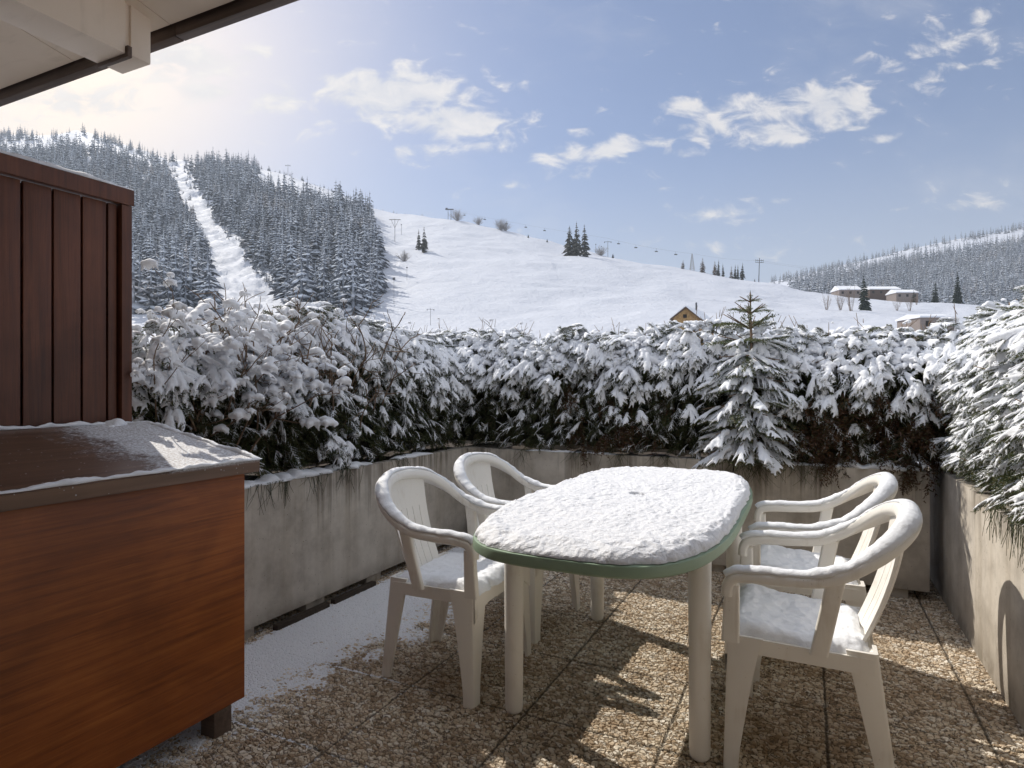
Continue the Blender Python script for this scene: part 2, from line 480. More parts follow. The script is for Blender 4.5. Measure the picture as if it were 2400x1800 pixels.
scene.view_settings.view_transform = 'Standard'
scene.view_settings.look = 'None'
scene.view_settings.exposure = 0.55
scene.view_settings.gamma = 1.0
scene.cycles.max_bounces = 8
scene.cycles.diffuse_bounces = 6
scene.cycles.use_denoising = True

# ----------------------------------------------------------------- paving
def grid(x0, x1, y0, y1, nx, ny, zf=None):
    xs = np.linspace(x0, x1, nx); ys = np.linspace(y0, y1, ny)
    X, Y = np.meshgrid(xs, ys)
    V = np.stack([X.ravel(), Y.ravel(), np.zeros(X.size)], 1)
    if zf is not None: V[:, 2] = zf(V)
    i = np.arange((ny - 1) * nx).reshape(ny - 1, nx)[:, :-1].ravel()
    q = np.stack([i, i + 1, i + nx + 1, i + nx], 1)
    return V, q
mb = MB()
V, q = grid(-2.95, 0.85, 0.9, 4.75, 760, 770)
mb.add(V, quads=q)
pav = mb.build('paving', FLOOR, smooth=True)
pav.rotation_euler = (0, 0, TA)
tag(pav, 'exposed pebble paving slabs of the terrace, snow dusted on the left', kind='structure')
mb = MB(); mb.box(-6, 7, -2.5, 4.9, -0.5, -0.02)
slab = mb.build('ground', SOIL); slab.rotation_euler = (0, 0, TA)
tag(slab, 'ground under the terrace paving', kind='structure')

# ----------------------------------------------------------------- planters
def planter(name, label, v0, v1, u0, u1, feet, top=0.73, bottom=0.055):
    t = tthing(name, label, 'planter', 0, 0, 0, group='concrete planters around the terrace')
    mb = MB(); th = 0.07
    mb.box(v0, v1, u0, u0 + th, bottom, top, 0.006)
    mb.box(v0, v1, u1 - th, u1, bottom, top, 0.006)
    mb.box(v0, v0 + th, u0 + th, u1 - th, bottom, top - 0.001, 0.006)
    mb.box(v1 - th, v1, u0 + th, u1 - th, bottom, top - 0.001, 0.006)
    mb.build('trough', CONC, t)
    mb = MB()
    V, q = grid(v0 + th, v1 - th, u0 + th, u1 - th, 40, 40)
    V[:, 2] = top - 0.05 + 0.02 * fbm(V, 9, 3)
    mb.add(V, quads=q); mb.build('soil', SOIL, t, True)
    for (a, b, c, d) in feet:
        mb = MB(); mb.box(a, b, c, d, 0.0, bottom + 0.0, 0.003); mb.build('foot', CONC, t)
    # thin line of snow on the rim
    return t
pl = planter('concrete_planter', 'long stained concrete planter running from the wooden chest to the far corner', -3.10, -2.40, 1.66, 4.90,
        [(-2.52, -2.42, y, y + 0.14) for y in (1.80, 2.02, 2.5, 3.0, 3.6)] + [(-3.0, -2.8, 1.8, 1.9), (-3.0, -2.8, 3.9, 4.0)])
pb1 = planter('concrete_planter', 'concrete planter behind the table, left of the moss stained joint', -2.385, -0.445, 4.17, 4.90, [(-2.3, -2.1, 4.2, 4.4), (-0.7, -0.5, 4.2, 4.4)])
pb2 = planter('concrete_planter', 'concrete planter at the back right, behind the two right chairs', -0.435, 0.60, 4.13, 4.86,
        [(0.10, 0.28, 4.16, 4.3), (0.40, 0.5, 4.15, 4.3), (-0.4, -0.2, 4.2, 4.3)])
pr = planter('concrete_planter', 'sunlit concrete planter on the right with a chair shadow on its side', 0.672, 1.40, 0.6, 4.92, [(0.8, 1.2, 0.7, 0.9), (0.8, 1.2, 3.6, 3.8)], bottom=0.0)

# kerb stones under the left planter edge
for k, (a, b) in enumerate([(2.25, 2.62), (2.66, 3.02)]):
    mb = MB(); mb.box(-2.398, -2.362, a, b, 0.0, 0.030, 0.006)
    o = mb.build('kerb_stone', SOIL); o.rotation_euler = (0, 0, TA)
    tag(o, ['dark kerb stone lying along the foot of the left planter, nearer the chest', 'dark kerb stone along the foot of the left planter, nearer the chair'][k], 'kerb stone', 'kerb stones')

mb = MB(); mb.box(-2.20, -2.02, 3.98, 4.12, 0.0, 0.20, 0.01); mb.box(-2.21, -2.01, 3.97, 4.13, 0.20, 0.225, 0.006)
bx = mb.build('bait_box', RUBBER); bx.rotation_euler = (0, 0, TA)
tag(bx, 'small black plastic box on the floor in the back corner between the planters', 'box')

# ----------------------------------------------------------------- house: eave over the terrace
hs = tthing('house', 'painted roof overhang of the house with a beam end and brown fascia', 'house')
RU = 1.50; SL = 0.18
def roofz(u): return 2.475 + SL * (RU - u)
mb = MB()
def slab_sheet(mb, v0, v1, u0, u1, dz0, dz1):
    p = []
    for z in (dz0, dz1):
        for (a, b) in ((v0, u0), (v1, u0), (v1, u1), (v0, u1)):
            p.append((a, b, roofz(b) + z))
    mb.add(p, quads=[(3, 2, 1, 0), (4, 5, 6, 7), (0, 1, 5, 4), (1, 2, 6, 5), (2, 3, 7, 6), (3, 0, 4, 7)])
us = [-1.6, -0.6, 0.4, 1.03, 1.448]
vs = [-7.0, -5.2, -3.9, -2.6, -2.03, -0.8, 0.4, 1.6, 3.0, 5.5]
for i in range(len(us) - 1):
    for j in range(len(vs) - 1):
        slab_sheet(mb, vs[j] + 0.002, vs[j + 1] - 0.002, us[i] + 0.002, us[i + 1] - 0.002, 0.0, 0.02)
mb.build('soffit', SOFFIT, hs)
mb = MB(); slab_sheet(mb, -7.1, 5.6, -1.7, 1.46, 0.024, 0.16); mb.build('roof', DARK, hs)
mb = MB()
mb.box(-7.0, -2.03, 1.462, 1.50, 2.452, 2.66, 0.003); mb.box(-2.026, 5.5, 1.462, 1.50, 2.452, 2.66, 0.003)
mb.build('fascia_board', FASCIA, hs)
mb = MB()
mb.box(-2.232, -2.076, 1.335, 1.405, 2.335, 2.60, 0.003)
mb.box(-2.232, -2.079, -1.6, 1.318, 2.333, 2.80, 0.003)
mb.box(-2.225, -2.085, 1.30, 1.35, 2.345, 2.55)
beam = mb.build('beam', SOFFIT, hs)
mb = MB(); mb.box(-2.236, -2.068, 1.319, 1.334, 2.322, 2.36, 0.002); mb.build('drip_strip', FASCIA, beam)
mb = MB(); mb.box(-7, 5.5, -1.75, -1.6, -0.4, 3.1); mb.build('wall', WALLP, hs)

# ----------------------------------------------------------------- privacy screen
ps = tthing('privacy_screen', 'dark red wooden plank screen with snow on its top rail', 'screen')
seams = [0.30, 0.405, 0.51, 0.61, 0.71, 0.81, 0.905, 1.0, 1.098, 1.198, 1.295, 1.394, 1.487, 1.527]
for a, b in zip(seams[:-1], seams[1:]):
    mb = MB(); mb.box(-2.475, -2.457 + random.uniform(-.001, .001), a + 0.004, b - 0.004, 0.06, 1.925, 0.0025)
    mb.build('plank', WOOD_V, ps)
mb = MB(); mb.box(-2.49, -2.478, 0.30, 1.57, 0.06, 1.92); mb.build('backing', DARK, ps)
mb = MB(); mb.box(-2.495, -2.437, 1.531, 1.572, 0.0, 1.927, 0.003); mb.build('post', WOOD_V, ps)
mb = MB(); mb.box(-2.50, -2.432, 0.30, 1.578, 1.929, 1.992, 0.003); trail = mb.build('top_rail', WOOD_V, ps)

def snow_strip(mb, p0, p1, width, h, n=60, jag=0.4, seed=0, wv=None):
    """an irregular ridge of snow along a line, flat underside; p0,p1 3D, width across (3D unit dir wv)"""
    p0, p1 = np.array(p0, float), np.array(p1, float)
    d = p1 - p0; d /= np.linalg.norm(d)
    wv = np.array(wv if wv is not None else np.cross([0, 0, 1.0], d)); wv = wv / np.linalg.norm(wv)
    t = np.linspace(0, 1, n)
    c = p0 + np.outer(t, p1 - p0)
    a = np.linspace(0, PI, 7)
    rings = []
    for i in range(n):
        q = c[i:i + 1] * 1.0
        k = 1 + jag * float(fbm(q, 22, 3, seed)[0]); k2 = 1 + jag * float(fbm(q, 15, 3, seed + 5)[0])
        e = min(1, 6 * t[i] + .3, 6 * (1 - t[i]) + .3)
        rings.append([c[i] + wv * math.cos(x) * width * .5 * max(.15, k2) + np.array([0, 0, 1]) * math.sin(x) ** 0.7 * h * max(.1, k) * e for x in a])
    mb.loft(rings)

mb = MB(); snow_strip(mb, (-2.466, 0.3, 1.991), (-2.466, 1.575, 1.991), 0.062, 0.020, 90, 0.35, 3); mb.build('snow', SNOW, trail, True)

# ----------------------------------------------------------------- storage chest
ch = tthing('storage_chest', 'varnished brown wooden storage chest with a sloping lid dusted with snow', 'chest')
mb = MB(); mb.box(-1.862, -1.838, 0.15, 1.597, 0.092, 0.905, 0.002); mb.build('front_panel', WOOD, ch)
mb = MB()
pts = [(-2.43, 0.092), (-1.864, 0.092), (-1.864, 0.905), (-2.43, 1.015)]
mb.loft([[(a, u, z) for a, z in pts] for u in (1.572, 1.596)]); mb.build('side_panel', WOOD, ch)
mb = MB(); mb.loft([[(a, u, z) for a, z in pts] for u in (0.15, 0.174)]); mb.build('side_panel', WOOD, ch)
mb = MB(); mb.box(-2.43, -2.41, 0.176, 1.57, 0.092, 1.0); mb.build('back_panel', WOOD, ch)
for u in (1.47, 0.25):
    for v in (-1.905, -2.42):
        mb = MB(); mb.box(v, v + 0.068, u, u + 0.07, 0.0, 0.0915, 0.002); mb.build('leg', FASCIA, ch)
def lidz(v): return 0.948 + (-1.80 - v) / 0.635 * 0.122
mb = MB()
bm = bmesh.new(); bmesh.ops.create_cube(bm, size=1.0)
for x in bm.verts:
    v = -1.80 if x.co.x > 0 else -2.435; u = 1.634 if x.co.y > 0 else 0.12
    x.co = Vector((v, u, lidz(v) - (0.0 if x.co.z > 0 else 0.046)))
bmesh.ops.bevel(bm, geom=bm.edges[:], offset=0.004, segments=2, affect='EDGES')
mb.bm(bm)
def mat_lid():
    m = N('snow_dusted_lid'); v = m.coord(); x, y, z = m.xyz(v)
    g = m.noise(m.coord(scale=(22, 1.2, 22)), 1.6, 7, 0.6, 0.5)
    col = m.ramp(g, [(0.3, (0.100, 0.052, 0.030)), (0.6, (0.17, 0.094, 0.057)), (0.8, (0.22, 0.13, 0.085))])
    n1 = m.noise(v, 8, 6, 0.7); n2 = m.noise(m.coord(scale=(150, 70, 90)), 1.0, 5, 0.75)
    end = m.sstep(m.math('ADD', y, m.math('MULTIPLY', m.math('SUBTRACT', n1, 0.5), 0.40)), 1.06, 1.50)
    fl = m.math('MULTIPLY', m.sstep(y, 0.5, 1.2), 0.10)
    top = m.sstep(z, 0.935, 0.95)
    s = m.math('MULTIPLY', m.sstep(m.math('SUBTRACT', m.math('ADD', m.math('MULTIPLY', end, 0.80), fl), n2), -0.12, 0.20), top)
    sp = m.math('MULTIPLY', m.sstep(m.vor(v, 60), 0.16, 0.1), m.math('GREATER_THAN', m.noise(v, 19, 2), 0.5))
    s = m.math('MAXIMUM', s, m.math('MULTIPLY', sp, 0.55))
    s = m.math('MULTIPLY', s, m.math('ADD', 0.45, m.math('MULTIPLY', m.sstep(m.noise(v, 120, 3, .7), .35, .6), 0.5)))
    col = m.mix(s, col, (0.84, 0.86, 0.90))
    h = m.math('ADD', m.math('MULTIPLY', g, 0.2), s)
    return m.fin(col, m.mix(s, (0.38, 0.38, 0.38), (0.7, 0.7, 0.7)), m.bump(h, 0.6, 0.006))
lid = mb.build('lid', mat_lid(), ch)
mb = MB()
snow_strip(mb, (-1.808, 0.12, lidz(-1.808) - .001), (-1.808, 1.634, lidz(-1.808) - .001), 0.024, 0.010, 260, 0.85, 4); mb.build('snow', SNOW, lid, True); mb = MB()
snow_strip(mb, (-2.425, 0.12, lidz(-2.425) - .001), (-2.425, 1.634, lidz(-2.425) - .001), 0.022, 0.009, 220, 0.85, 5); mb.build('snow', SNOW, lid, True); mb = MB()
snow_strip(mb, (-1.80, 1.625, lidz(-1.80) - .001), (-2.435, 1.625, lidz(-2.435) - .001), 0.026, 0.011, 90, 0.7, 6)
mb.build('snow', SNOW, lid, True)

# ----------------------------------------------------------------- table
TV, TU, TA_, TB_ = -0.66, 2.585, 0.43, 0.94     # centre and half axes
def superell(n, a, b, e=3.6):
    t = np.arange(n) * 2 * PI / n
    c, s = np.cos(t), np.sin(t)
    return np.stack([a * np.sign(c) * np.abs(c) ** (2 / e), b * np.sign(s) * np.abs(s) ** (2 / e)], 1)
tb = tthing('garden_table', 'green rimmed oval plastic garden table under a layer of snow', 'table', TV, TU)
mb = MB()
rings = []
for (s, z) in [(0.93, 0.684), (0.985, 0.684), (1.0, 0.690), (1.0, 0.712), (0.994, 0.719), (0.97, 0.721), (0.3, 0.721), (0.02, 0.721)]:
    p = superell(160, TA_ - (1 - s) * 0.43, TB_ - (1 - s) * 0.43 if s > 0.9 else TB_ * s)
    rings.append(np.concatenate([p, np.full((160, 1), z)], 1))
mb.loft(rings); ttop = mb.build('tabletop', GREEN, tb, 40)
for (sx, sy) in ((-1, -1), (1, -1), (-1, 1), (1, 1)):
    mb = MB(); a = np.arange(28) * 2 * PI / 28; rings = []
    for (r, z) in [(0.012, 0.0), (0.024, 0.002), (0.031, 0.009), (0.0335, 0.022), (0.0345, 0.2), (0.037, 0.683)]:
        k = 1 - z / 0.7
        rings.append(np.stack([sx * (0.335 - 0.0 * k) + r * np.cos(a), sy * 0.50 + r * np.sin(a), np.full(28, z)], 1))
    mb.loft(rings); mb.build('leg', PLASTIC, tb, 50)
mb = MB()
NA, NR = 300, 90
P = superell(NA, 1, 1)
R = np.concatenate([np.linspace(0, 0.9, NR - 22), 0.9 + 0.1 * np.sin(np.linspace(0, PI / 2, 23)[1:])])
V = []
for r in R:
    V.append(np.stack([P[:, 0] * r * (TA_ - 0.011), P[:, 1] * r * (TB_ - 0.011), np.full(NA, r)], 1))
V = np.array(V); rr = V[:, :, 2].copy()
flat = V.reshape(-1, 3).copy(); flat[:, 2] = 0
edge_d = (1 - rr) * 0.43
th = 0.041 * np.clip(1 - np.clip(1 - edge_d / 0.045, 0, 1) ** 2.2, 0, 1) ** 0.5
lump = fbm(flat, 26, 3, 11).reshape(NR, NA) * 0.0035 + np.abs(vnoise(flat, 48, 3)).reshape(NR, NA) * -0.004
bead = np.maximum(0, 1 - np.abs(edge_d - .03) / .035) * (np.abs(vnoise(flat, 34, 7)).reshape(NR, NA) - .35) * -.013
th = th + bead + lump * np.clip(edge_d / 0.012, 0, 1) + 0.004 * fbm(flat, 3.2, 2, 31).reshape(NR, NA)
ew = (fbm(flat, 30, 3, 21).reshape(NR, NA)) * 0.006 * np.clip(1 - edge_d / 0.05, 0, 1)
nrm = np.stack([P[:, 0], P[:, 1]], 1); nrm /= np.linalg.norm(nrm, axis=1)[:, None]
V[:, :, 0] += ew * nrm[None, :, 0]; V[:, :, 1] += ew * nrm[None, :, 1]
hd = np.hypot(V[:, :, 0] + 0.0, V[:, :, 1])
th = np.where(rr >= 0.9999, 0.001, np.maximum(th, 0.001))
hole = np.clip((hd - 0.022) / 0.010, 0, 1)
V[:, :, 2] = 0.7215 + th * hole - 0.012 * (1 - hole)
mb.loft(V, caps=False)
mb.build('snow', SNOW_T, ttop, True)

# ----------------------------------------------------------------- chairs
def rrect(w, h, r, n=4):
    p = []
    for (cx, cy, a0) in ((w / 2 - r, h / 2 - r, 0), (-w / 2 + r, h / 2 - r, 90), (-w / 2 + r, -h / 2 + r, 180), (w / 2 - r, -h / 2 + r, 270)):
        for k in range(n + 1):
            a = math.radians(a0 + 90 * k / n); p.append((cx + r * math.cos(a), cy + r * math.sin(a)))
    return p
def catmull(P, n):
    P = np.asarray(P, float); P = np.vstack([2 * P[0] - P[1], P, 2 * P[-1] - P[-2]])
    out = []
    for i in range(1, len(P) - 2):
        for k in range(n):
            t = k / n
            out.append(0.5 * ((2 * P[i]) + (-P[i - 1] + P[i + 1]) * t + (2 * P[i - 1] - 5 * P[i] + 4 * P[i + 1] - P[i + 2]) * t * t + (-P[i - 1] + 3 * P[i] - 3 * P[i + 1] + P[i + 2]) * t ** 3))
    out.append(P[-2])
    return np.array(out)
half = [(.252, .2225, .556), (.2525, .219, .590), (.254, .200, .613), (.257, .150, .622), (.262, .06, .626), (.266, -.04, .636), (.262, -.115, .668), (.242, -.185, .718), (.200, -.238, .762), (.140, -.272, .790), (.070, -.288, .804), (0, -.292, .808)]
ctrl = half + [(-x, y, z) for x, y, z in half[-2::-1]]
band = catmull(ctrl, 5)
def band_up(p):
    k = min(1, max(0, (p[2] - 0.63) / 0.15))
    s = np.array([-p[0] * 0.5 * k, 0.0 - 0.35 * k, 1.0]); s[0] += p[0] * 1.2 * k
    if p[1] > .17: s[1] += 2.2 * min(1, max(0, (.622 - p[2]) / .03)) * (1 + 2 * (p[2] < .59))
    return s / np.linalg.norm(s)
ups = [band_up(p) for p in band]
def make_chair(snow_seed):
    t = thing('plastic_chair', 'x', 'chair')
    mb = MB()
    sc = [(1 + 0.35 * min(1, max(0, (p[2] - 0.64) / 0.15)), 1 + 0.25 * min(1, max(0, (p[2] - 0.64) / 0.15))) for p in band]
    mb.sweep(band, rrect(0.050, 0.034, 0.012), ups, sc)
    rail = mb.build('arm_rail', PLASTIC, t, 50)
    for s in (-1, 1):
        mb = MB()
        rings = []
        for k in np.linspace(0, 1, 8):
            c = np.array([s * (.252 - .003 * k), .207 + .006 * k, .590 - .18 * k])
            w_ = .043 + .012 * k
            rings.append([c + np.array([a * 0.030 / 0.034, b, 0]) for a, b in rrect(.034, w_, .008)])
        mb.loft(rings); mb.build('arm_post', PLASTIC, t, 50)
        mb = MB(); rings = []
        for k in np.linspace(0, 1, 8):
            c = np.array([s * (.262 - .028 * k ** 1.2), -.082 + .045 * k, .640 - .235 * k])
            rings.append([c + np.array([a, b, 0]) for a, b in rrect(.026, .050, .008)])
        mb.loft(rings); mb.build('side_strut', PLASTIC, t, 50)
        # front leg: L section, corner outward
        mb = MB(); rings = []
        for k in np.linspace(0, 1, 12):
            z = .432 * (1 - k)
            a = .120 - .068 * min(1, k * 1.15) ** 0.75; b = .105 - .060 * min(1, k * 1.15) ** 0.75; th_ = .012
            cx = s * (.258 + .014 * k); cy = .222 + .012 * k
            sec = [(0, 0), (-a, 0), (-a, -th_), (-th_ - .012, -th_), (-th_, -th_ - .012), (-th_, -b), (0, -b)]
            r_ = .010
            sec = [(-r_, 0), (-a, 0), (-a, -th_), (-th_ - .012, -th_), (-th_, -th_ - .012), (-th_, -b), (0, -b), (0, -r_), (-.003, -.003)]
            rings.append([(cx + s * p[0], cy + p[1], z) for p in sec])
        mb.loft(rings); mb.build('leg', PLASTIC, t, 40)
        mb = MB(); rings = []
        for k in np.linspace(0, 1, 10):
            z = .425 * (1 - k)
            a = .078 - .033 * k; b = .085 - .040 * k; th_ = .012
            cx = s * (.212 - .010 * k); cy = -.195 - .055 * k
            sec = [(-.008, 0), (-a, 0), (-a, th_), (-th_ - .01, th_), (-th_, th_ + .01), (-th_, b), (0, b), (0, .008), (-.003, .003)]
            rings.append([(cx + s * p[0], cy + p[1], z) for p in sec])
        mb.loft(rings); mb.build('leg', PLASTIC, t, 40)
    # seat pan
    mb = MB(); nx, ny = 25, 25
    V, q = grid(-1, 1, -1, 1, nx, ny)
    def seatxy(V):
        y = -.185 + (V[:, 1] + 1) / 2 * .415
        hw = .212 + (V[:, 1] + 1) / 2 * .042
        x = V[:, 0] * hw
        z = .408 + (V[:, 1] + 1) / 2 * .022 - .014 * (1 - V[:, 0] ** 2) * (1 - V[:, 1] ** 2)
        fr = np.clip((V[:, 1] - .7) / .3, 0, 1)
        z = z - .016 * fr ** 2
        return np.stack([x, y, z], 1)
    S = seatxy(V)
    mb.add(S, quads=q)
    S2 = S.copy(); S2[:, 2] -= .012; mb.add(S2, quads=q[:, ::-1])
    # skirts; the front one is arched between the legs
    for (fa, fb) in (((-1, -1), (-1, 1)), ((1, 1), (1, -1)), ((-1, 1), (1, 1)), ((1, -1), (-1, -1))):
        pp = np.array([[fa[0] + (fb[0] - fa[0]) * k, fa[1] + (fb[1] - fa[1]) * k, 0] for k in np.linspace(0, 1, 31)])
        e = seatxy(pp); dn = e.copy()
        kk = np.abs(np.linspace(-1, 1, 31))
        dn[:, 2] -= .048 + (.055 * np.clip((kk - .45) / .55, 0, 1) ** 2.2 if fa[1] == fb[1] == 1 else 0.0)
        inn = e * np.array([.955, .965, 1]) + np.array([0, .001, 0]); ind = dn * np.array([.955, .965, 1]) + np.array([0, .001, 0])
        mb.loft([e, dn, ind, inn], closed=False)
    seat = mb.build('seat', PLASTIC, t, 50)
    # backrest: panel with slots low down
    mb = MB()
    def bp(x, k):
        hw = .112 + .022 * k
        y = -.172 - .112 * k - .018 * math.sin(k * PI) + .022 * (x * x)
        z = .405 + .395 * k
        return (x * hw, y, z)
    ns = 6
    for i in range(ns):
        a, b = -1 + 2 * i / ns + .011, -1 + 2 * (i + 1) / ns - .011
        if i == 0: a = -1
        if i == ns - 1: b = 1
        r1 = [[bp(x, k) for x in np.linspace(a, b, 4)] for k in np.linspace(.02, .66, 10)]
        r1 = np.array(r1); r2 = r1 - np.array([0, .011, 0])
        mb.loft(np.concatenate([r1, r2[:, ::-1]], 1))
    r1 = np.array([[bp(x, k) for x in np.linspace(-1, 1, 14)] for k in np.linspace(.655, 1.0, 8)]); r2 = r1 - np.array([0, .011, 0])
    mb.loft(np.concatenate([r1, r2[:, ::-1]], 1))
    mb.build('backrest', PLASTIC, t, 50)
    # snow on seat and rail
    mb = MB(); n = 60
    V, q = grid(-1, 1, -1, 1, n, n)
    S = seatxy(V * np.array([.94, .96, 1]) + np.array([0, .035, 0])); p = S.copy(); p[:, 2] = snow_seed
    edge = np.clip(np.minimum(1 - np.abs(V[:, 0]), 1 - np.abs(V[:, 1])) / .16, 0, 1)
    S[:, 2] += .033 * edge ** .5 * (1 + .25 * fbm(p, 14, 3, 5)) + edge * .003 * fbm(p, 60, 3, 8)
    S[:, 0] += (1 - edge) * .008 * fbm(p, 30, 2, 3); S[:, 1] += (1 - edge) * .010 * fbm(p, 26, 3, 4)
    mb.add(S, quads=q); mb.build('snow', SNOW, seat, True); mb = MB()
    B2 = catmull(ctrl, 16)[26:-26]; U2 = [band_up(x) for x in B2]
    B3 = np.array([b + u * (.017 + .004 * min(1, max(0, (b[2] - .64) / .15))) for b, u in zip(B2, U2)])
    pr_ = [(math.cos(a) * .023, max(-.002, math.sin(a) * .018)) for a in np.linspace(0, PI, 9)]
    jit = fbm(B3 + snow_seed, 26, 3, 2); jit2 = fbm(B3 + snow_seed, 30, 3, 12)
    sc2 = [((1 + .25 * min(1, max(0, (b[2] - .64) / .15))) * (1 + .13 * j2), 1 + .28 * j) for b, j, j2 in zip(B3, jit, jit2)]
    mb.sweep(B3, pr_, U2, sc2)
    mb.build('snow', SNOW, rail, True)
    return t
def put_chair(t, v, u, rot, label):
    t.location = W(v, u); t.rotation_euler = (0, 0, TA + rot)
    tag(t, label, 'chair', 'white plastic armchairs around the table')
c0 = make_chair(0.0)
cs = [c0] + [copy_tree(c0) for _ in range(3)]
put_chair(cs[0], -1.37, 2.30, -PI / 2, 'white plastic armchair at the near left of the table, sun on its seat front')
put_chair(cs[1], -1.375, 2.945, -PI / 2 - 0.06, 'white plastic armchair at the far left, half hidden behind the other left chair')
put_chair(cs[2], -0.015, 2.315, PI / 2, 'nearest white plastic armchair on the right, closest to the camera')
put_chair(cs[3], -0.005, 3.00, PI / 2 + 0.02, 'white plastic armchair at the far right, behind the nearest right chair')
# ----------------------------------------------------------------- snow slopes
K = 1.085            # sighting table below is in units of 1/2212 of the picture width
_r1 = np.array([(-900, 250, 950), (-300, 275, 900), (0, 292, 850), (120, 294, 850), (165, 280, 840), (230, 304, 820), (300, 326, 800), (360, 345, 760), (400, 349, 750),
    (530, 352, 720), (560, 362, 700), (640, 383, 650), (700, 402, 620), (790, 440, 580), (850, 455, 560), (960, 471, 520), (1100, 502, 480), (1200, 524, 450),
    (1310, 548, 420), (1460, 580, 390), (1600, 608, 360), (1700, 623, 340), (1800, 637, 325), (1900, 648, 310), (2000, 660, 300), (2212, 682, 290), (2700, 710, 280), (3900, 740, 280)], float)
_r2 = np.array([(-900, 420), (1300, 660), (1560, 640), (1640, 616), (1690, 603), (1750, 590), (1820, 572), (1890, 556), (1950, 542), (2010, 528), (2100, 512), (2212, 492), (2600, 450), (3900, 420)], float)
D0, S0, D2 = 110.0, 55.0, 1100.0
def rid1(c):
    x = np.asarray(c) / K
    f = lambda i: sum(np.interp(x + o, _r1[:, 0], _r1[:, i]) * w_ for o, w_ in ((-24, .25), (0, .5), (24, .25)))
    return 900 - f(1) * K, f(2)
def rid2(c):
    x = np.asarray(c) / K
    return 900 - sum(np.interp(x + o, _r2[:, 0], _r2[:, 1]) for o in (-30, 0, 30)) / 3 * K
GE = 1.30
def poly_in(x, y, P):
    P = np.asarray(P, float); ins = np.zeros(np.shape(x), bool); j = len(P) - 1
    for i in range(len(P)):
        cnd = ((P[i, 1] > y) != (P[j, 1] > y)) & (x < (P[j, 0] - P[i, 0]) * (y - P[i, 1]) / (P[j, 1] - P[i, 1] + 1e-9) + P[i, 0])
        ins ^= cnd; j = i
    return ins
PISTE = [(352, 330), (405, 338), (420, 400), (470, 470), (520, 540), (620, 660), (455, 660), (440, 540), (405, 450), (378, 395)]
def roughness(xd, yd):
    return np.where(poly_in(xd, yd, PISTE), 1.0, 0.0)
def slope_xyz(c, s, D, near=None):
    """point on the slope; c and s are bearing and height per FPX of depth"""
    c = np.asarray(c, float); s = np.asarray(s, float); D = np.asarray(D, float)
    x = (c - 1200) / FPX * D; z = EYE + s * D / FPX
    p = np.stack([x, D, np.zeros_like(x)], -1).reshape(-1, 3)
    wgt = np.clip((D - 60) / 120, 0, 1).ravel()
    xd = (c / K).ravel(); yd = ((900 - s) / K).ravel()
    dz = 2.0 * fbm(p, 1 / 70, 3, 41) + 0.62 * fbm(p, 1 / 16, 3, 43) + roughness(xd, yd) * (2.2 * fbm(p, 1 / 11, 4, 47, .65) - .8)
    # the traversing track and a few soft ledges
    tr = np.interp(xd, [840, 900, 1000, 1150, 1300, 1500, 1750], [640, 612, 608, 615, 624, 645, 668]) + 2.0 * vnoise(p, 1 / 30, 51)
    dz -= 0.55 * np.exp(-((yd - tr) / 1.8) ** 2) * ((xd > 850) & (xd < 1720))
    tr2 = np.interp(xd, [880, 1000, 1100, 1250], [536, 536, 545, 566]); dz -= 0.8 * np.exp(-((yd - tr2) / 3) ** 2) * ((xd > 900) & (xd < 1230))
    tr3 = np.interp(xd, [900, 1000, 1080, 1300], [575, 570, 572, 590]); dz += 0.9 * np.exp(-((yd - tr3) / 7) ** 2) * ((xd > 860) & (xd < 1200))
    z = z + (dz * wgt).reshape(z.shape)
    return np.stack([x, D, z], -1)
def on_slope(xd, yd):
    c = np.asarray(xd, float) * K; s = 900 - np.asarray(yd, float) * K
    s1, D1 = rid1(c)
    g = np.clip((s - S0) / (s1 - S0), 0, 1.0)
    t = 1 - (1 - g) ** (1 / GE)
    return slope_xyz(c, np.minimum(s, s1), D0 + (D1 - D0) * t)
def on_far(xd, yd):
    c = np.asarray(xd, float) * K; s = 900 - np.asarray(yd, float) * K
    s2 = rid2(c); sv = farvalley(c)
    g = np.clip((s - sv) / (s2 - sv), 0, 1)
    t = 1 - (1 - g) ** (1 / 1.3)
    return slope_xyz(c, np.minimum(s, s2), 560 + (D2 - 560) * t)
def farvalley(c):
    s1, _ = rid1(c)
    return np.minimum(s1 - 22, rid2(c) - 60)
def ray(xd, yd, D):
    return Vector(((xd * K - 1200) / FPX * D, D, EYE + (900 - yd * K) / FPX * D))

cs_ = np.arange(-1500, 4201, 6.0)
s1, D1 = rid1(cs_); s2 = rid2(cs_); sv = farvalley(cs_)
rowsS, rowsD = [], []
for d in (5.3, 9, 16, 28, 45):
    rowsD.append(np.full_like(cs_, d)); rowsS.append(np.full_like(cs_, -1.62 * FPX / d))
for k in np.linspace(0, 1, 8)[:-1]:
    d = 60 + (D0 - 60) * k; rowsD.append(np.full_like(cs_, d)); rowsS.append(np.full_like(cs_, (-1.62 + k * (1.62 + S0 * D0 / FPX)) * FPX / d))
for t in np.linspace(0, 1, 190):
    rowsD.append(D0 + (D1 - D0) * t); rowsS.append(S0 + (s1 - S0) * (1 - (1 - t) ** GE))
for t in np.linspace(0, 1, 10)[1:-1]:
    rowsD.append(D1 + (560 - D1) * t if False else np.maximum(D1 + 1, D1 + (np.maximum(560, D1 + 80) - D1) * t)); rowsS.append(s1 + (np.where(D1 > 500, s1 - 40, sv) - s1) * t ** .8)
DV = np.maximum(560, D1 + 80); SV = np.where(D1 > 500, s1 - 40, sv)
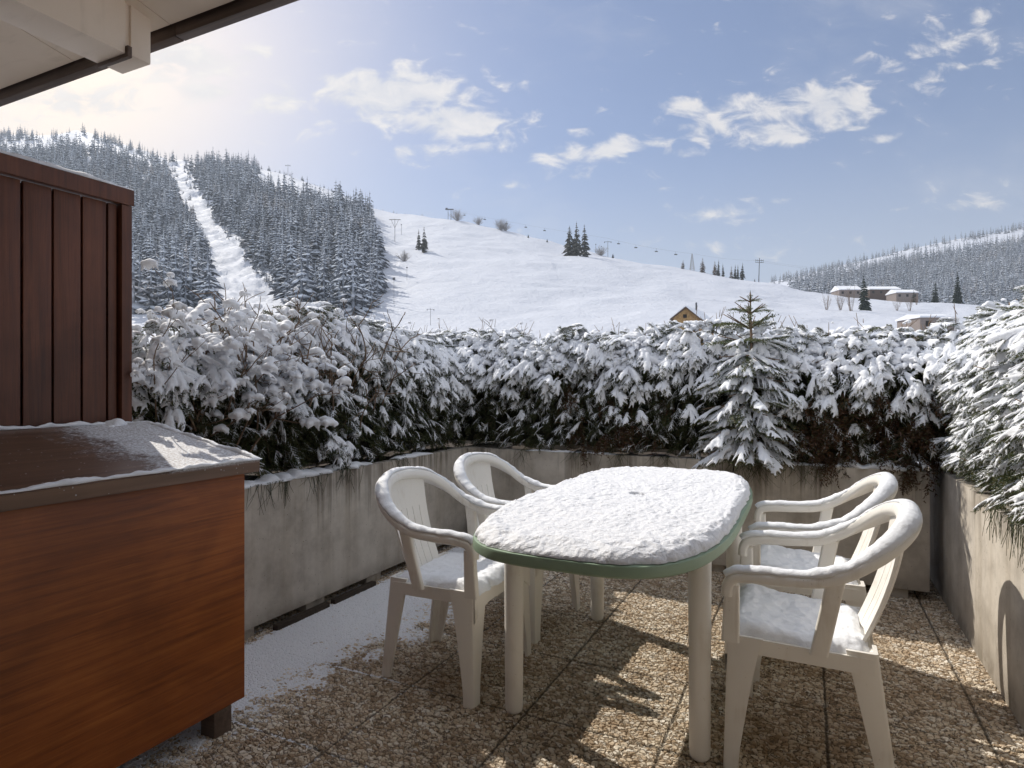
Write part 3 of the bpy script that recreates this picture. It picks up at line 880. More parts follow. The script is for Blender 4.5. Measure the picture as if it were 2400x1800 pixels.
for t in np.linspace(0, 1, 60):
    rowsD.append(DV + (D2 - DV) * t); rowsS.append(SV + (np.where(D1 > 500, np.minimum(s1 - 60, np.maximum(s2, s1 * .6)), s2) - SV) * (1 - (1 - t) ** 1.3))
for t in (0.15, .5, 1.0):
    rowsD.append(np.full_like(cs_, D2 + 900 * t)); rowsS.append(rowsS[-1] * .8 - 10 * t)
G = slope_xyz(np.broadcast_to(cs_, (len(rowsD), len(cs_))), np.array(rowsS), np.array(rowsD))
def mat_hill():
    m = N('snowfield'); v = m.coord()
    n1 = m.noise(v, 0.05, 5, 0.6); n2 = m.noise(v, 0.35, 7, 0.7); n3 = m.noise(m.coord(scale=(1, .35, 1)), 0.9, 5, 0.7)
    h = m.math('ADD', m.math('MULTIPLY', n2, 1.0), m.math('ADD', m.math('MULTIPLY', n3, 0.45), m.math('MULTIPLY', n1, 1.0)))
    sp = m.math('MULTIPLY', m.sstep(m.vor(v, 0.16), 0.10, 0.06), m.math('GREATER_THAN', m.noise(v, 0.022, 3), 0.55))
    col = m.mix(n2, (0.55, 0.585, 0.665), (0.61, 0.64, 0.71))
    col = m.mix(m.math('MULTIPLY', sp, 0.55), col, (0.16, 0.14, 0.12))
    return m.fin(col, 0.7, m.bump(h, 0.75, 1.0), Specular_IOR_Level=0.2)
HILL = mat_hill()
mb = MB(); mb.loft(G, closed=False, caps=False)
hill = mb.build('hill', HILL, smooth=True)
tag(hill, 'snow covered ski slopes and the far hillside', kind='structure')
mb = MB(); a = np.arange(64) * 2 * PI / 64
mb.poly([(3000 * math.cos(x), 3000 * math.sin(x), -0.52) for x in a])
gp = mb.build('snowfield', HILL); tag(gp, 'flat snowy ground around the house', kind='structure')

# ----------------------------------------------------------------- conifers
def mat_frost(name, dark, light, amt, var=0.12):
    m = N(name); g = m.n('ShaderNodeNewGeometry'); v = m.coord()
    z = m.xyz(g.outputs['Normal'])[2]
    r = m.n('ShaderNodeObjectInfo').outputs['Random']
    n = m.noise(m.coord(scale=(1, 1, .6)), 9.0, 4, .6)
    isl = g.outputs['Random Per Island']
    f = m.sstep(m.math('ADD', m.math('MULTIPLY', z, 0.40), m.math('ADD', m.math('MULTIPLY', m.noise(g.outputs['Position'], 0.42, 3, .6), 0.9), m.math('MULTIPLY', isl, 0.22))), 0.95 - amt, 1.45 - amt)
    pw = g.outputs['Position']
    big = m.noise(pw, 0.085, 3, .6); big2 = m.noise(pw, 0.033, 2, .5)
    col = m.mix(r, dark, tuple(x * (1 + 2 * var) + .01 for x in dark))
    col = m.mix(f, col, m.mix(m.sstep(big, 0.3, 0.7), tuple(x * 0.62 for x in light), tuple(min(.85, x * 1.25) for x in light)))
    col = m.mix(m.math('MULTIPLY', m.sstep(big2, 0.55, 0.72), 0.5), col, m.mix(1.0, col, (1.25, 1.0, 0.80), 'MULTIPLY'))
    return m.fin(col, 0.8, Specular_IOR_Level=0.1)
FROST = mat_frost('frosted_conifer', (0.080, 0.088, 0.105), (0.56, 0.61, 0.70), 0.58)
FROST_L = mat_frost('light_snow_conifer', (0.050, 0.048, 0.036), (0.66, 0.68, 0.70), 0.14)
DARKC = mat_frost('dark_conifer', (0.020, 0.028, 0.018), (0.66, 0.68, 0.72), 0.02)
BROWNC = mat_frost('brownish_larch', (0.12, 0.085, 0.055), (0.68, 0.69, 0.72), 0.30)

def conifer_geo(layers, nb, R, seed, bare=0.06, ragged=.35, droop=.5, quad=True):
    """unit height conifer: every layer a ring of drooping ridge shaped boughs"""
    g = np.random.default_rng(seed); mb = MB()
    a = np.arange(5) * 2 * PI / 5
    mb.loft([np.stack([r * np.cos(a), r * np.sin(a), np.full(5, z)], 1) for r, z in ((.022, -0.08), (.014, .5), (.002, 1.0))])
    for i in range(layers):
        k = (i + g.uniform(-.3, .3)) / layers; k = min(max(k, 0), 1)
        z0 = bare + (1 - bare) * k ** .95
        r = R * ((1 - k) ** .85 * (1 - .25 * max(0, .12 - k) / .12) + .025)
        n = max(4, int(nb * (1 - .5 * k)))
        ph = g.uniform(0, 6.28)
        for j in range(n):
            if g.random() < .10: continue
            t = ph + 2 * PI * (j + g.uniform(-.35, .35)) / n
            rr = r * g.uniform(1 - ragged, 1.12)
            d = np.array([math.cos(t), math.sin(t), 0]); s = np.array([-d[1], d[0], 0])
            dz = -rr * droop * g.uniform(.6, 1.3)
            wd = rr * g.uniform(.20, .34)
            b = np.array([0, 0, z0]); mdp = d * rr * .55 + [0, 0, z0 + dz * .30]; tip = d * rr + [0, 0, z0 + dz]
            low = -.10 * rr - .012
            V = [b, mdp + s * wd + [0, 0, low], mdp, mdp - s * wd + [0, 0, low], tip, mdp * [.8, .8, 1] + [0, 0, low * 1.8]]
            mb.add(V, tris=[(0, 1, 2), (0, 2, 3), (1, 4, 2), (2, 4, 3), (1, 5, 4), (5, 3, 4)])
    return mb
def geo_arrays(mb):
    V = np.concatenate(mb.v)
    tris = [np.concatenate(mb.t)] if mb.t else []
    for q in mb.q: tris += [q[:, [0, 1, 2]], q[:, [0, 2, 3]]]
    return V, np.concatenate(tris)
hi = [conifer_geo(17, 11, R, 100 + i, ragged=.6, droop=.75).mesh('conifer', FROST, False) for i, R in enumerate((.22, .25, .19, .27, .23))]
lo = [geo_arrays(conifer_geo(9, 7, R, 200 + i, ragged=.6, droop=.75)) for i, R in enumerate((.23, .26, .20, .28))]

FOREST1 = [(-60, 322), (60, 330), (160, 320), (230, 335), (300, 350), (345, 362), (368, 400), (386, 440), (412, 490), (438, 560), (450, 640), (455, 700), (-60, 700)]
FOREST2 = [(408, 372), (470, 362), (540, 368), (575, 405), (610, 420), (660, 432), (740, 445), (800, 462), (806, 500), (812, 560), (820, 620), (806, 668), (760, 700), (652, 690), (604, 620), (544, 555), (490, 480), (448, 430)]
FAR1 = [(1800, 598), (1880, 580), (1960, 560), (2060, 545), (2260, 515), (2260, 690), (2040, 670), (1900, 650), (1760, 632), (1700, 622), (1760, 606)]
FARL = [(1665, 614), (1730, 597), (1800, 580), (1870, 566), (1870, 572), (1790, 590), (1720, 606)]
def scatter(P, n, seed, fn, mind):
    g = np.random.default_rng(seed); P = np.asarray(P, float)
    lo_, hi_ = P.min(0), P.max(0)
    x = g.uniform(lo_[0], hi_[0], n); y = g.uniform(lo_[1], hi_[1], n)
    jx = x + 9 * vnoise(np.stack([x, y, y * 0], 1), 1 / 22, seed); k = poly_in(jx, y, P); x, y = x[k], y[k]
    p = fn(x, y)
    keep = []; cells = {}
    for i in range(len(p)):
        key = (int(p[i, 0] // mind), int(p[i, 1] // mind)); ok = True
        for a in (-1, 0, 1):
            for b in (-1, 0, 1):
                for q in cells.get((key[0] + a, key[1] + b), ()):
                    if (p[q, 0] - p[i, 0]) ** 2 + (p[q, 1] - p[i, 1]) ** 2 < mind * mind: ok = False
        if ok: cells.setdefault(key, []).append(i); keep.append(i)
    return p[keep], x[keep], y[keep]
tree_i = 0
def put_tree(me, p, h, label, cat='tree', group=None, width=1.0, name='frosted_conifer'):
    o = bpy.data.objects.new(name, me); COL.objects.link(o)
    o.location = (p[0], p[1], p[2] - 0.2)
    o.rotation_euler = (random.uniform(-.03, .03), random.uniform(-.03, .03), random.uniform(0, 6.28))
    o.scale = (h * width, h * width, h)
    return tag(o, label, cat, group)
stuff = MB()
def put_low(mb, p, h, wid, r):
    V, T = lo[r % len(lo)]
    a = random.uniform(0, 6.28); c_, s_ = math.cos(a), math.sin(a)
    X = np.stack([(V[:, 0] * c_ - V[:, 1] * s_) * h * wid, (V[:, 0] * s_ + V[:, 1] * c_) * h * wid, V[:, 2] * h], 1) + np.array([p[0], p[1], p[2] - .2])
    mb.add(X, tris=T)
sets = []
pA, xA, yA = scatter(FOREST1, 16000, 1, on_slope, 4.9)
pB, xB, yB = scatter(FOREST2, 16000, 2, on_slope, 4.6)
def visible_rank(p, x, y):
    vis = (y < 640) & ((x > 285) | (y < 335 + 0.25 * x)) & (x > 0)
    return vis
for (p, x, y, nmax, lab, grp) in ((pA, xA, yA, 120, 'snow frosted conifer in the dense wood left of the ski run', 'conifers of the wood left of the ski run'),
                             (pB, xB, yB, 165, 'snow frosted conifer in the wedge shaped wood right of the ski run', 'conifers of the wood right of the ski run')):
    hgt = np.array([10 + 17 * random.random() ** 1.6 for _ in p])
    vis = visible_rank(p, x, y)
    # the front edge trees first: nearest ones
    order = sorted(np.where(vis)[0], key=lambda i: -hgt[i] / p[i, 1])
    top = set(order[:nmax])
    for i in range(len(p)):
        if i in top:
            put_tree(hi[i % 5], p[i], hgt[i], lab, group=grp, width=random.uniform(.85, 1.5))
        elif y[i] < 690:
            put_low(stuff, p[i], hgt[i], random.uniform(.85, 1.5), i)
g3 = np.random.default_rng(77)
for k in range(150):
    side = g3.random(); yy = g3.uniform(350, 640)
    xl = np.interp(yy, [345, 400, 450, 540, 640], [360, 376, 398, 432, 455]); xr = np.interp(yy, [345, 400, 470, 540, 640], [408, 425, 478, 528, 612])
    xx = (xl + abs(g3.normal(0, 9))) if side < .5 else (xr - abs(g3.normal(0, 11)))
    put_low(stuff, on_slope(xx, yy), g3.uniform(1.5, 9), g3.uniform(1.0, 1.8), k)
fo = stuff.build('forest', FROST, smooth=False)
tag(fo, 'dense frosted conifer wood on the hillside behind its front trees', 'forest', kind='stuff')
# trees along the skyline of the left hill
sk = MB(); g_ = np.random.default_rng(5)
for k in range(230):
    x = g_.uniform(-20, 560); y1 = np.interp(x, _r1[:, 0], _r1[:, 1])
    if 352 < x < 405 and g_.random() < .6: continue
    if 120 < x < 225 and g_.random() < .75: continue
    p = on_slope(x, y1 + g_.uniform(0, 14)); put_low(sk, p, g_.uniform(7, 16), g_.uniform(.8, 1.2), k)
tag(sk.build('treeline', FROST, smooth=False), 'row of frosted conifers along the skyline above the woods', 'treeline', kind='stuff')
for k in range(30):
    x = 548 + 415 * (k + g_.uniform(-.6, .6)) / 30; y1 = np.interp(x, _r1[:, 0], _r1[:, 1])
    p = on_slope(x, y1 + 1); p = p + np.array([0, 22, -3.0])
    put_tree(hi[k % 5], p, g_.uniform(9, 14) * (1.25 - .5 * (x - 548) / 415), 'conifer in the long row along the skyline above the upper piste', group='conifers in the skyline row', width=g_.uniform(1.2, 1.8))
fr = MB()
pF, xF, yF = scatter(FAR1, 20000, 3, on_far, 6.2)
for i in range(len(pF)): put_low(fr, pF[i], random.uniform(13, 24), random.uniform(.8, 1.15), i)
pF, xF, yF = scatter(FARL, 1500, 4, on_far, 8)
for i in range(len(pF)): put_low(fr, pF[i], random.uniform(8, 15), random.uniform(.8, 1.1), i)
for k in range(170):
    x = g_.uniform(1660, 2240); y1 = np.interp(x, _r2[:, 0], _r2[:, 1])
    put_low(fr, on_far(x, y1 + g_.uniform(0, 5)), random.uniform(8, 17), 1.0, k)
tag(fr.build('far_forest', FROST, smooth=False), 'frosted wood covering the far hillside on the right', 'forest', kind='stuff')

def single(xd, yb, yt, label, me, name='conifer', width=1.0, group=None, fn=on_slope, back=0.0):
    p = fn(xd, yb); 
    if back: p = p + np.array([0, back, -0.02 * back])
    h = (yb - yt) * K * p[1] / FPX
    return put_tree(me, p, h, label, group=group, width=width, name=name)
mL = [conifer_geo(16, 11, R, 300 + i, bare=.10, ragged=.5, droop=.75).mesh('conifer', FROST_L, False) for i, R in enumerate((.24, .19, .27))]
mD = [conifer_geo(18, 12, R, 320 + i, bare=.03, ragged=.35, droop=.6).mesh('conifer', DARKC, False) for i, R in enumerate((.24, .20))]
mBr = [conifer_geo(12, 9, R, 340 + i, ragged=.45).mesh('conifer', BROWNC, False) for i, R in enumerate((.30, .24))]
single(1231, 550, 482, 'left and broadest conifer of the dark clump of three on the open slope', mL[2], width=1.15)
single(1246, 553, 477, 'tallest middle conifer of the dark clump of three on the open slope', mL[0])
single(1263, 552, 479, 'right conifer of the dark clump of three on the open slope', mL[1], width=1.25)
single(904, 541, 496, 'leaning pale snowy conifer, left of the small pair beside the lift', mL[1], width=1.1)
single(917, 548, 490, 'darker pointed conifer, right of the small pair beside the lift', mL[0], width=.85)
for (a, b, c_, m_, lb) in [
    (1475, 578, 558, mBr[0], 'short brownish conifer at the left end of the skyline group'),
    (1518, 587, 554, mBr[0], 'brownish bushy conifer beside the lattice mast on the skyline'),
    (1545, 590, 558, mBr[0], 'brownish wide conifer in the middle of the skyline group'),
    (1552, 592, 556, mL[1], 'tall pointed conifer rising behind the brownish wide one on the skyline'),
    (1562, 595, 566, mL[1], 'slim conifer right behind the brownish wide one on the skyline'),
    (1580, 597, 569, mBr[1], 'brown conifer left of the three slim ones near the utility pole'),
    (1588, 598, 566, mL[1], 'slim dark conifer between the brown one and the last two near the utility pole'),
    (1594, 600, 568, mL[1], 'slim conifer next to last before the utility pole'),
    (1603, 604, 566, mL[0], 'dark conifer nearest the utility pole on the skyline')]:
    single(a, b + 1, c_, lb, m_, width=1.0 if m_ in mBr else .85)
single(1868, 668, 588, 'dark green conifer standing alone below the far buildings', mD[0], name='dark_conifer', width=.95)
single(2003, 654, 618, 'small dark conifer at the right edge of the far buildings', mD[1], name='dark_conifer', width=1.3, back=10)
single(2020, 658, 606, 'taller dark conifer just above the right hedge', mD[1], name='dark_conifer', width=1.0)
single(2068, 664, 590, 'dark conifer rising behind the top of the right hedge', mD[0], name='dark_conifer', width=.8)

# ----------------------------------------------------------------- bare bushes
def bush_geo(seed, n=26, spread=.5, sub=4, rad=.006, fan=1.0):
    g = np.random.default_rng(seed); mb = MB()
    for i in range(n):
        a = g.uniform(0, 6.28); tilt = g.uniform(.05, spread)
        L = g.uniform(.55, 1.0); d = np.array([math.cos(a) * math.sin(tilt), math.sin(a) * math.sin(tilt), math.cos(tilt)])
        p0 = np.array([math.cos(a), math.sin(a), 0]) * g.uniform(0, .06)
        bend = np.array([g.normal(0, .08), g.normal(0, .08), .1])
        ts = np.linspace(0, 1, 5)
        pts = p0 + np.outer(ts * L, d) + np.outer(ts ** 2 * L, bend) * .8
        mb.tube(pts, rad, rad * .3, 4, False)
        for j in range(sub):
            k = g.uniform(.3, .9); q = p0 + d * L * k + bend * L * k * k * .8
            d2 = d + g.normal(0, .45, 3); d2[2] = abs(d2[2]); d2 /= np.linalg.norm(d2); L2 = L * g.uniform(.15, .35)
            mb.tube([q, q + d2 * L2 * .5, q + d2 * L2 + [0, 0, .02]], rad * .5, rad * .2, 3, False)
    return mb
FTWIG = simple('frosted_twigs', (0.30, 0.28, 0.27), 0.8, 0.3, 2)
for (xd, yb, yt, sp, lb, sd) in [
    (1785, 672, 632, .5, 'bare bush, leftmost of those between the young spruce and the dark conifer', 1),
    (1815, 674, 628, .45, 'bare twiggy bush just left of the lone dark conifer', 2),
    (1838, 678, 625, .45, 'tall bare bush touching the lone dark conifer', 3),
    (1938, 668, 640, .6, 'bare bush in front of the far buildings, right of the dark conifer', 4),
    (1965, 670, 632, .4, 'upright bare sapling in front of the far buildings', 5),
    (1980, 662, 640, .7, 'low spreading bare bush near the small dark conifer', 6)]:
    o = put_tree(bush_geo(sd, 15, sp * .8, 5, .006).mesh('bare_bush', TWIG, False), on_slope(xd, yb), (yb - yt) * K * on_slope(xd, yb)[1] / FPX, lb, 'bush', name='bare_bush')
for (xd, yb, yt, lb, sd) in [
    (988, 478, 453, 'frosted round bush beside the twin masts on the skyline', 11),
    (1034, 486, 468, 'frosted bush under the lift cabin on the skyline', 12),
    (1083, 499, 474, 'largest frosted bush on the open skyline', 13),
    (1092, 500, 480, 'smaller frosted bush right against the largest skyline one', 14),
    (873, 568, 545, 'frosted sapling on the lift track below the Y shaped mast', 16),
    (1298, 545, 524, 'grey frosted bush just right of the clump of three conifers', 15)]:
    put_tree(bush_geo(sd, 60, 1.0, 6, .012).mesh('frosted_bush', FTWIG, False), on_slope(xd, yb + 1), (yb - yt) * K * on_slope(xd, yb)[1] / FPX, lb, 'bush', name='frosted_bush', width=1.1)
for (xd, yb, yt, lb) in [(1141, 513, 505, 'low dark shrub on the open skyline left of the conifer clump'), (1182, 521, 513, 'tiny dark shrub on the skyline nearest the conifer clump'),
                       (1324, 547, 536, 'low dark shrub at the foot of the T shaped mast'), (1630, 609, 602, 'tiny dark shrub left of the utility pole')]:
    put_tree(mD[1], on_slope(xd, yb + 1), (yb - yt) * K * on_slope(xd, yb)[1] / FPX, lb, 'shrub', name='small_shrub', width=1.8)

# ----------------------------------------------------------------- masts, lift chairs, cables, pole
def mast(xd, yb, yt, label, kind, w=1.0, name='lift_mast'):
    p = on_slope(xd, yb); h = (yb - yt) * K * p[1] / FPX
    t = thing(name, label, 'mast', p, 0)
    r = .011 * h * w
    mb = MB(); mb.tube([(0, 0, -0.5), (0, 0, h * .5), (0, 0, h)], r * 1.3, r, 8); mb.build('pole', METAL, t)
    mb = MB()
    if kind == 'T':
        mb.box(-.22 * h, .22 * h, -r, r, h * .93, h * .93 + 2 * r); 
        for s in (-1, 1): mb.box(s * .2 * h - r * 2, s * .2 * h + r * 2, -r * 2, r * 2, h * .87, h * .93)
        mb.build('crossarm', METAL, t)
    elif kind == 'twin':
        mb.tube([(.26 * h, 0, -.5), (.26 * h, 0, h * .9)], r * 1.5, r * 1.2, 8); mb.build('pole', METAL, t)
        mb = MB(); mb.box(-.25 * h, .5 * h, -r * 2, r * 2, h * .86, h * .95); mb.box(-.22 * h, -.05 * h, -r * 3, r * 3, h * .95, h * 1.03); mb.build('crossarm', METAL, t)
    elif kind == 'Y':
        for s in (-1, 1): mb.tube([(0, 0, h * .6), (s * .16 * h, 0, h * .95)], r, r, 6)
        mb.box(-.25 * h, .25 * h, -r, r, h * .95, h * .98); mb.build('crossarm', FTWIG, t)
    elif kind == 'short':
        mb.box(-.05 * h, .05 * h, -r, r, h * .9, h * 1.0); mb.build('cap', METAL, t)
    elif kind == 'X':
        for zz in (.90, .82):
            mb.box(-.17 * h, .17 * h, -r * .6, r * .6, h * zz - r * .6, h * zz + r * .6)
            for s in (-.16, -.09, .09, .16): mb.box(s * h - r * .5, s * h + r * .5, -r * .5, r * .5, h * zz + r * .6, h * zz + r * 2.6)
        mb.build('crossarm', METAL, t)
    return t
mast(968, 473, 449, 'pair of dark lift masts with crossbar on the skyline', 'twin', 1.6)
mast(622, 372, 349, 'lift mast among the trees on the upper skyline', 'T', 1.3)
mast(853, 521, 472, 'frosted Y shaped lift mast beside the right wood', 'Y', .8)
mast(867, 508, 486, 'short dark post right of the Y shaped mast', 'short', 1.3)
mast(879, 606, 577, 'slim post standing on the lift track below the small pair of conifers', 'short', .8)
mast(851, 662, 604, 'thin tall marker pole in the shade beside the right wood', 'short', .4, 'marker_pole')
mast(930, 694, 657, 'blue grey T topped pole at the foot of the slope', 'T', .8, 'signal_pole')
mast(1313, 545, 510, 'T shaped lift mast right of the clump of three conifers', 'T', .9)
mast(1287, 542, 522, 'plain dark post between the conifer clump and the T shaped mast', 'short', 1.2)
mast(1299, 545, 526, 'slim post right beside the T shaped mast', 'short', .8)
up = mast(1639, 611, 559, 'wooden utility pole with double crossarm on the right end of the ridge', 'X', 1.3, 'utility_pole'); up['category'] = 'pole'; up.rotation_euler.y = .03
# lattice mast
p = on_slope(1495, 583); h = 36 * K * p[1] / FPX
lt = thing('lattice_mast', 'frosted lattice mast among the skyline conifers', 'mast', p)
mb = MB(); c4 = [(-1, -1), (1, -1), (1, 1), (-1, 1)]
for s in c4: mb.tube([(s[0] * .12 * h, s[1] * .12 * h, -.3), (s[0] * .02 * h, s[1] * .02 * h, h)], .012 * h, .006 * h, 4)
for k in range(8):
    z0, z1 = k / 8, (k + 1) / 8; f0, f1 = .12 - .1 * z0, .12 - .1 * z1
    for i in range(4):
        a_, b_ = c4[i], c4[(i + 1) % 4]
        mb.tube([(a_[0] * f0 * h, a_[1] * f0 * h, z0 * h), (b_[0] * f1 * h, b_[1] * f1 * h, z1 * h)], .006 * h, .006 * h, 3)
        mb.tube([(a_[0] * f1 * h, a_[1] * f1 * h, z1 * h), (b_[0] * f1 * h, b_[1] * f1 * h, z1 * h)], .006 * h, .006 * h, 3)
mb.build('lattice', FTWIG, lt)
# cables
def cable(a, b, r, sag, label):
    a, b = Vector(a), Vector(b); mb = MB()
    pts = [a.lerp(b, k) - Vector((0, 0, sag * 4 * k * (1 - k))) for k in np.linspace(0, 1, 24)]
    mb.tube([p_[:] for p_ in pts], r, r, 4); o = mb.build('cable', METAL); return tag(o, label, 'cable')
ca = ray(970, 453, 535); cb = ray(1310, 514, 425); cc = ray(1495, 548, 395)
cable(ca, cb, .03, 1.0, 'thin lift cable from the twin masts down to the T shaped mast')
cable(cb, cc, .03, 1.0, 'thin lift cable from the T shaped mast on past the lattice mast')
for dz_ in (566, 569):
    cable(ray(1642, dz_ - 3, 352), ray(2000, dz_ + 32, 420), .025, 1.5, ['upper overhead wire leading right from the utility pole', 'lower overhead wire leading right from the utility pole'][dz_ > 566])
cable(ray(1640, 563, 352), ray(1500, 548, 392), .025, 1.0, 'overhead wire leading left from the utility pole')
c0_ = None
where = ['just right of the twin masts', 'over the first skyline bush', 'over the largest skyline bush', 'left of the low dark shrub', 'above the tiny dark shrub', 'just left of the conifer clump',
         'first to the right of the T shaped mast', 'second to the right of the T shaped mast', 'third to the right of the T shaped mast', 'nearest the skyline conifer group']
for k, f in enumerate((.12, .27, .42, .545, .66, .80, 1.15, 1.36, 1.6, 1.82)):
    pt = ca.lerp(cb, f) if f < 1 else cb.lerp(cc, f - 1)
    ff = f % 1; pt = pt - Vector((0, 0, 4 * ff * (1 - ff)))
    if c0_ is None:
        mb = MB(); mb.tube([(0, 0, 0), (0, 0, -1.6)], .07, .07, 5); mb.box(-.9, .9, -.3, .3, -2.2, -2.05); mb.box(-.9, .9, .25, .32, -2.1, -1.45); mb.box(-.95, -.85, -.3, .3, -2.1, -1.6); mb.box(.85, .95, -.3, .3, -2.1, -1.6)
        c0_ = mb.build('lift_chair', METAL); o = c0_
    else:
        o = c0_.copy(); COL.objects.link(o)
    o.location = pt; tag(o, 'small chairlift seat hanging from the cable, ' + where[k], 'lift chair', 'chairlift seats on the cable')

# ----------------------------------------------------------------- distant buildings
p = on_slope(1510, 705); D = 105.0
pk = ray(1481, 662, D); el = ray(1448, 688, D)
t = thing('chalet', 'ochre gabled chalet with a snowy roof peeking over the hedge', 'chalet', (pk.x, pk.y, 0))
hw = (pk.x - el.x); zp = pk.z; ze = el.z; base = 4.0; L = 9.0; sx = .62
mb = MB()
pr_ = [(-hw * .86, base), (hw * .86, base), (hw * .86, ze + .25), (0, zp - .15), (-hw * .86, ze + .25)]
mb.loft([[(a + sx * k, k, z) for a, z in pr_] for k in (0.4, L - .4)]); wl = mb.build('wall', OCHRE, t)
mb = MB()
for s in (-1, 1):
    q_ = [(0, zp), (s * hw * 1.05, ze - .12), (s * hw * 1.05, ze - .30), (0, zp - .2)]
    mb.loft([[(a + sx * k, k, z) for a, z in (q_ if s > 0 else q_[::-1])] for k in (0, L)])
rf = mb.build('roof', FASCIA, t)
mb = MB()
for s in (-1, 1):
    q_ = [(0, zp + .22), (s * hw * 1.03, ze + .06), (s * hw * 1.03, ze - .11), (0, zp + .005)]
    mb.loft([[(a + sx * k, k, z) for a, z in (q_ if s > 0 else q_[::-1])] for k in (.1, L - .1)])
mb.build('snow', SNOW, rf)
mb = MB(); mb.box(2.9, 3.15, 4.0, 4.25, ze + .6, zp + 1.2); mb.build('chimney', METAL, rf)
mb = MB(); mb.box(-.3, .3, .33, .4, ze + .15, ze + .75); mb.build('window', DARK, wl)
GREYB = simple('grey_brown_boards', (0.24, 0.20, 0.18), .8, .2, 2)
def low_house(x0, x1, yt, ye, yb, D, label, wallm):
    a = ray(x0, yt, D); b = ray(x1, yb, D); e = ray(x0, ye, D)
    t = thing('low_building', label, 'building', (a.x, D, 0))
    Lx = b.x - a.x; dep = 9.0
    mb = MB(); mb.box(.3, Lx - .3, 0, dep, b.z - 4, e.z - .05); wl = mb.build('wall', wallm, t)
    mb = MB(); pr_ = [(-.4, e.z - .1), (dep + .4, e.z - .1), (dep + .4, e.z + .25), (dep * .5, a.z), (-.4, e.z + .35)]
    mb.loft([[(x, y, z) for y, z in pr_] for x in (0, Lx)]); mb.build('roof_snow', SNOW, t)
    mb = MB()
    n = max(2, int(Lx / 4))
    for k in range(n):
        x = Lx * (k + .5) / n; mb = MB(); mb.box(x - .6, x + .6, -.06, .04, e.z - 2.2, e.z - .9); mb.build('window', DARK, wl)
    return t
low_house(1812, 1862, 615, 626, 634, 345, 'long low building with snowy roof left of the lone dark conifer', GREYB)
low_house(1878, 1946, 616, 625, 640, 345, 'long low building with snowy roof right of the lone dark conifer', FASCIA)
low_house(1935, 1985, 623, 632, 642, 330, 'small snowy roofed hut at the right end of the far buildings', GREYB)
low_house(1985, 2065, 675, 685, 699, 150, 'nearer snowy roof just above the back hedge at the right', GREYB)
# ----------------------------------------------------------------- hedge building blocks
def fan_paths(seed, L=.20, nf=7, droop=.45, spread=.85):
    g = np.random.default_rng(seed)
    t = np.linspace(0, 1, 8)
    main = np.stack([L * t, .03 * L * np.sin(3 * t + seed), -droop * L * t ** 2], 1)
    P = [(main, 1.0)]
    for i in range(nf):
        k = .15 + .75 * i / nf; s = 1 if i % 2 else -1
        b = np.array([np.interp(k, t, main[:, j]) for j in range(3)])
        a = s * g.uniform(.45, 1.0) * spread; l = L * (1 - .65 * k) * g.uniform(.45, .8)
        tt = np.linspace(0, 1, 6)
        P.append((b + np.stack([l * tt * math.cos(a), l * tt * math.sin(a), -droop * l * (.5 * tt + .9 * tt ** 2)], 1), .72))
    return P
def needles(paths, seed, nl=.020, step=.0075, width=.0042, flat=.55, stem=.0022):
    g = np.random.default_rng(seed); V, T = [], []
    n = 0
    for p, r in paths:
        seg = np.linalg.norm(np.diff(p, axis=0), axis=1).sum(); m_ = max(4, int(seg / step))
        d = np.gradient(p, axis=0); d /= np.linalg.norm(d, axis=1)[:, None]
        for j in range(m_):
            k = (j + g.random()) / m_ * (len(p) - 1); i = min(int(k), len(p) - 2); f = k - i
            b = p[i] * (1 - f) + p[i + 1] * f; t = d[i]
            s = np.cross(t, [0, 0, 1.0]); s /= np.linalg.norm(s) + 1e-9; u = np.cross(s, t)
            a = g.uniform(0, 2 * PI); o = s * math.cos(a) + u * math.sin(a) * flat
            di = t * g.uniform(.35, .9) + o; di /= np.linalg.norm(di)
            l = nl * g.uniform(.7, 1.25); w_ = np.cross(di, g.normal(0, 1, 3)); w_ /= np.linalg.norm(w_) + 1e-9
            V += [b + w_ * width, b - w_ * width, b + di * l - w_ * width * .35, b + di * l + w_ * width * .35]
            T.append((n, n + 1, n + 2)); T.append((n, n + 2, n + 3)); n += 4
    return np.array(V), np.array(T)
def blob_mesh(balls, vox, dec=.5, smooth=3):
    """union of balls (x, y, z, r, zscale) turned into one smooth skin"""
    bm = bmesh.new()
    for (x, y, z, r, zs) in balls:
        bmesh.ops.create_icosphere(bm, subdivisions=2, radius=1.0, matrix=Matrix.Translation((x, y, z)) @ Matrix.Diagonal((r, r, r * zs, 1)))
    me = bpy.data.meshes.new('b'); bm.to_mesh(me); bm.free()
    o = bpy.data.objects.new('b', me); COL.objects.link(o)
    md = o.modifiers.new('r', 'REMESH'); md.mode = 'VOXEL'; md.voxel_size = vox
    s = o.modifiers.new('s', 'SMOOTH'); s.iterations = smooth; s.factor = .5
    if dec < 1: dd = o.modifiers.new('d', 'DECIMATE'); dd.ratio = dec
    dg = bpy.context.evaluated_depsgraph_get(); ev = o.evaluated_get(dg); m2 = ev.to_mesh()
    m2.calc_loop_triangles()
    V = np.empty(len(m2.vertices) * 3); m2.vertices.foreach_get('co', V)
    T = np.empty(len(m2.loop_triangles) * 3, np.int32); m2.loop_triangles.foreach_get('vertices', T)
    ev.to_mesh_clear(); bpy.data.objects.remove(o); bpy.data.meshes.remove(me)
    return V.reshape(-1, 3), T.reshape(-1, 3)
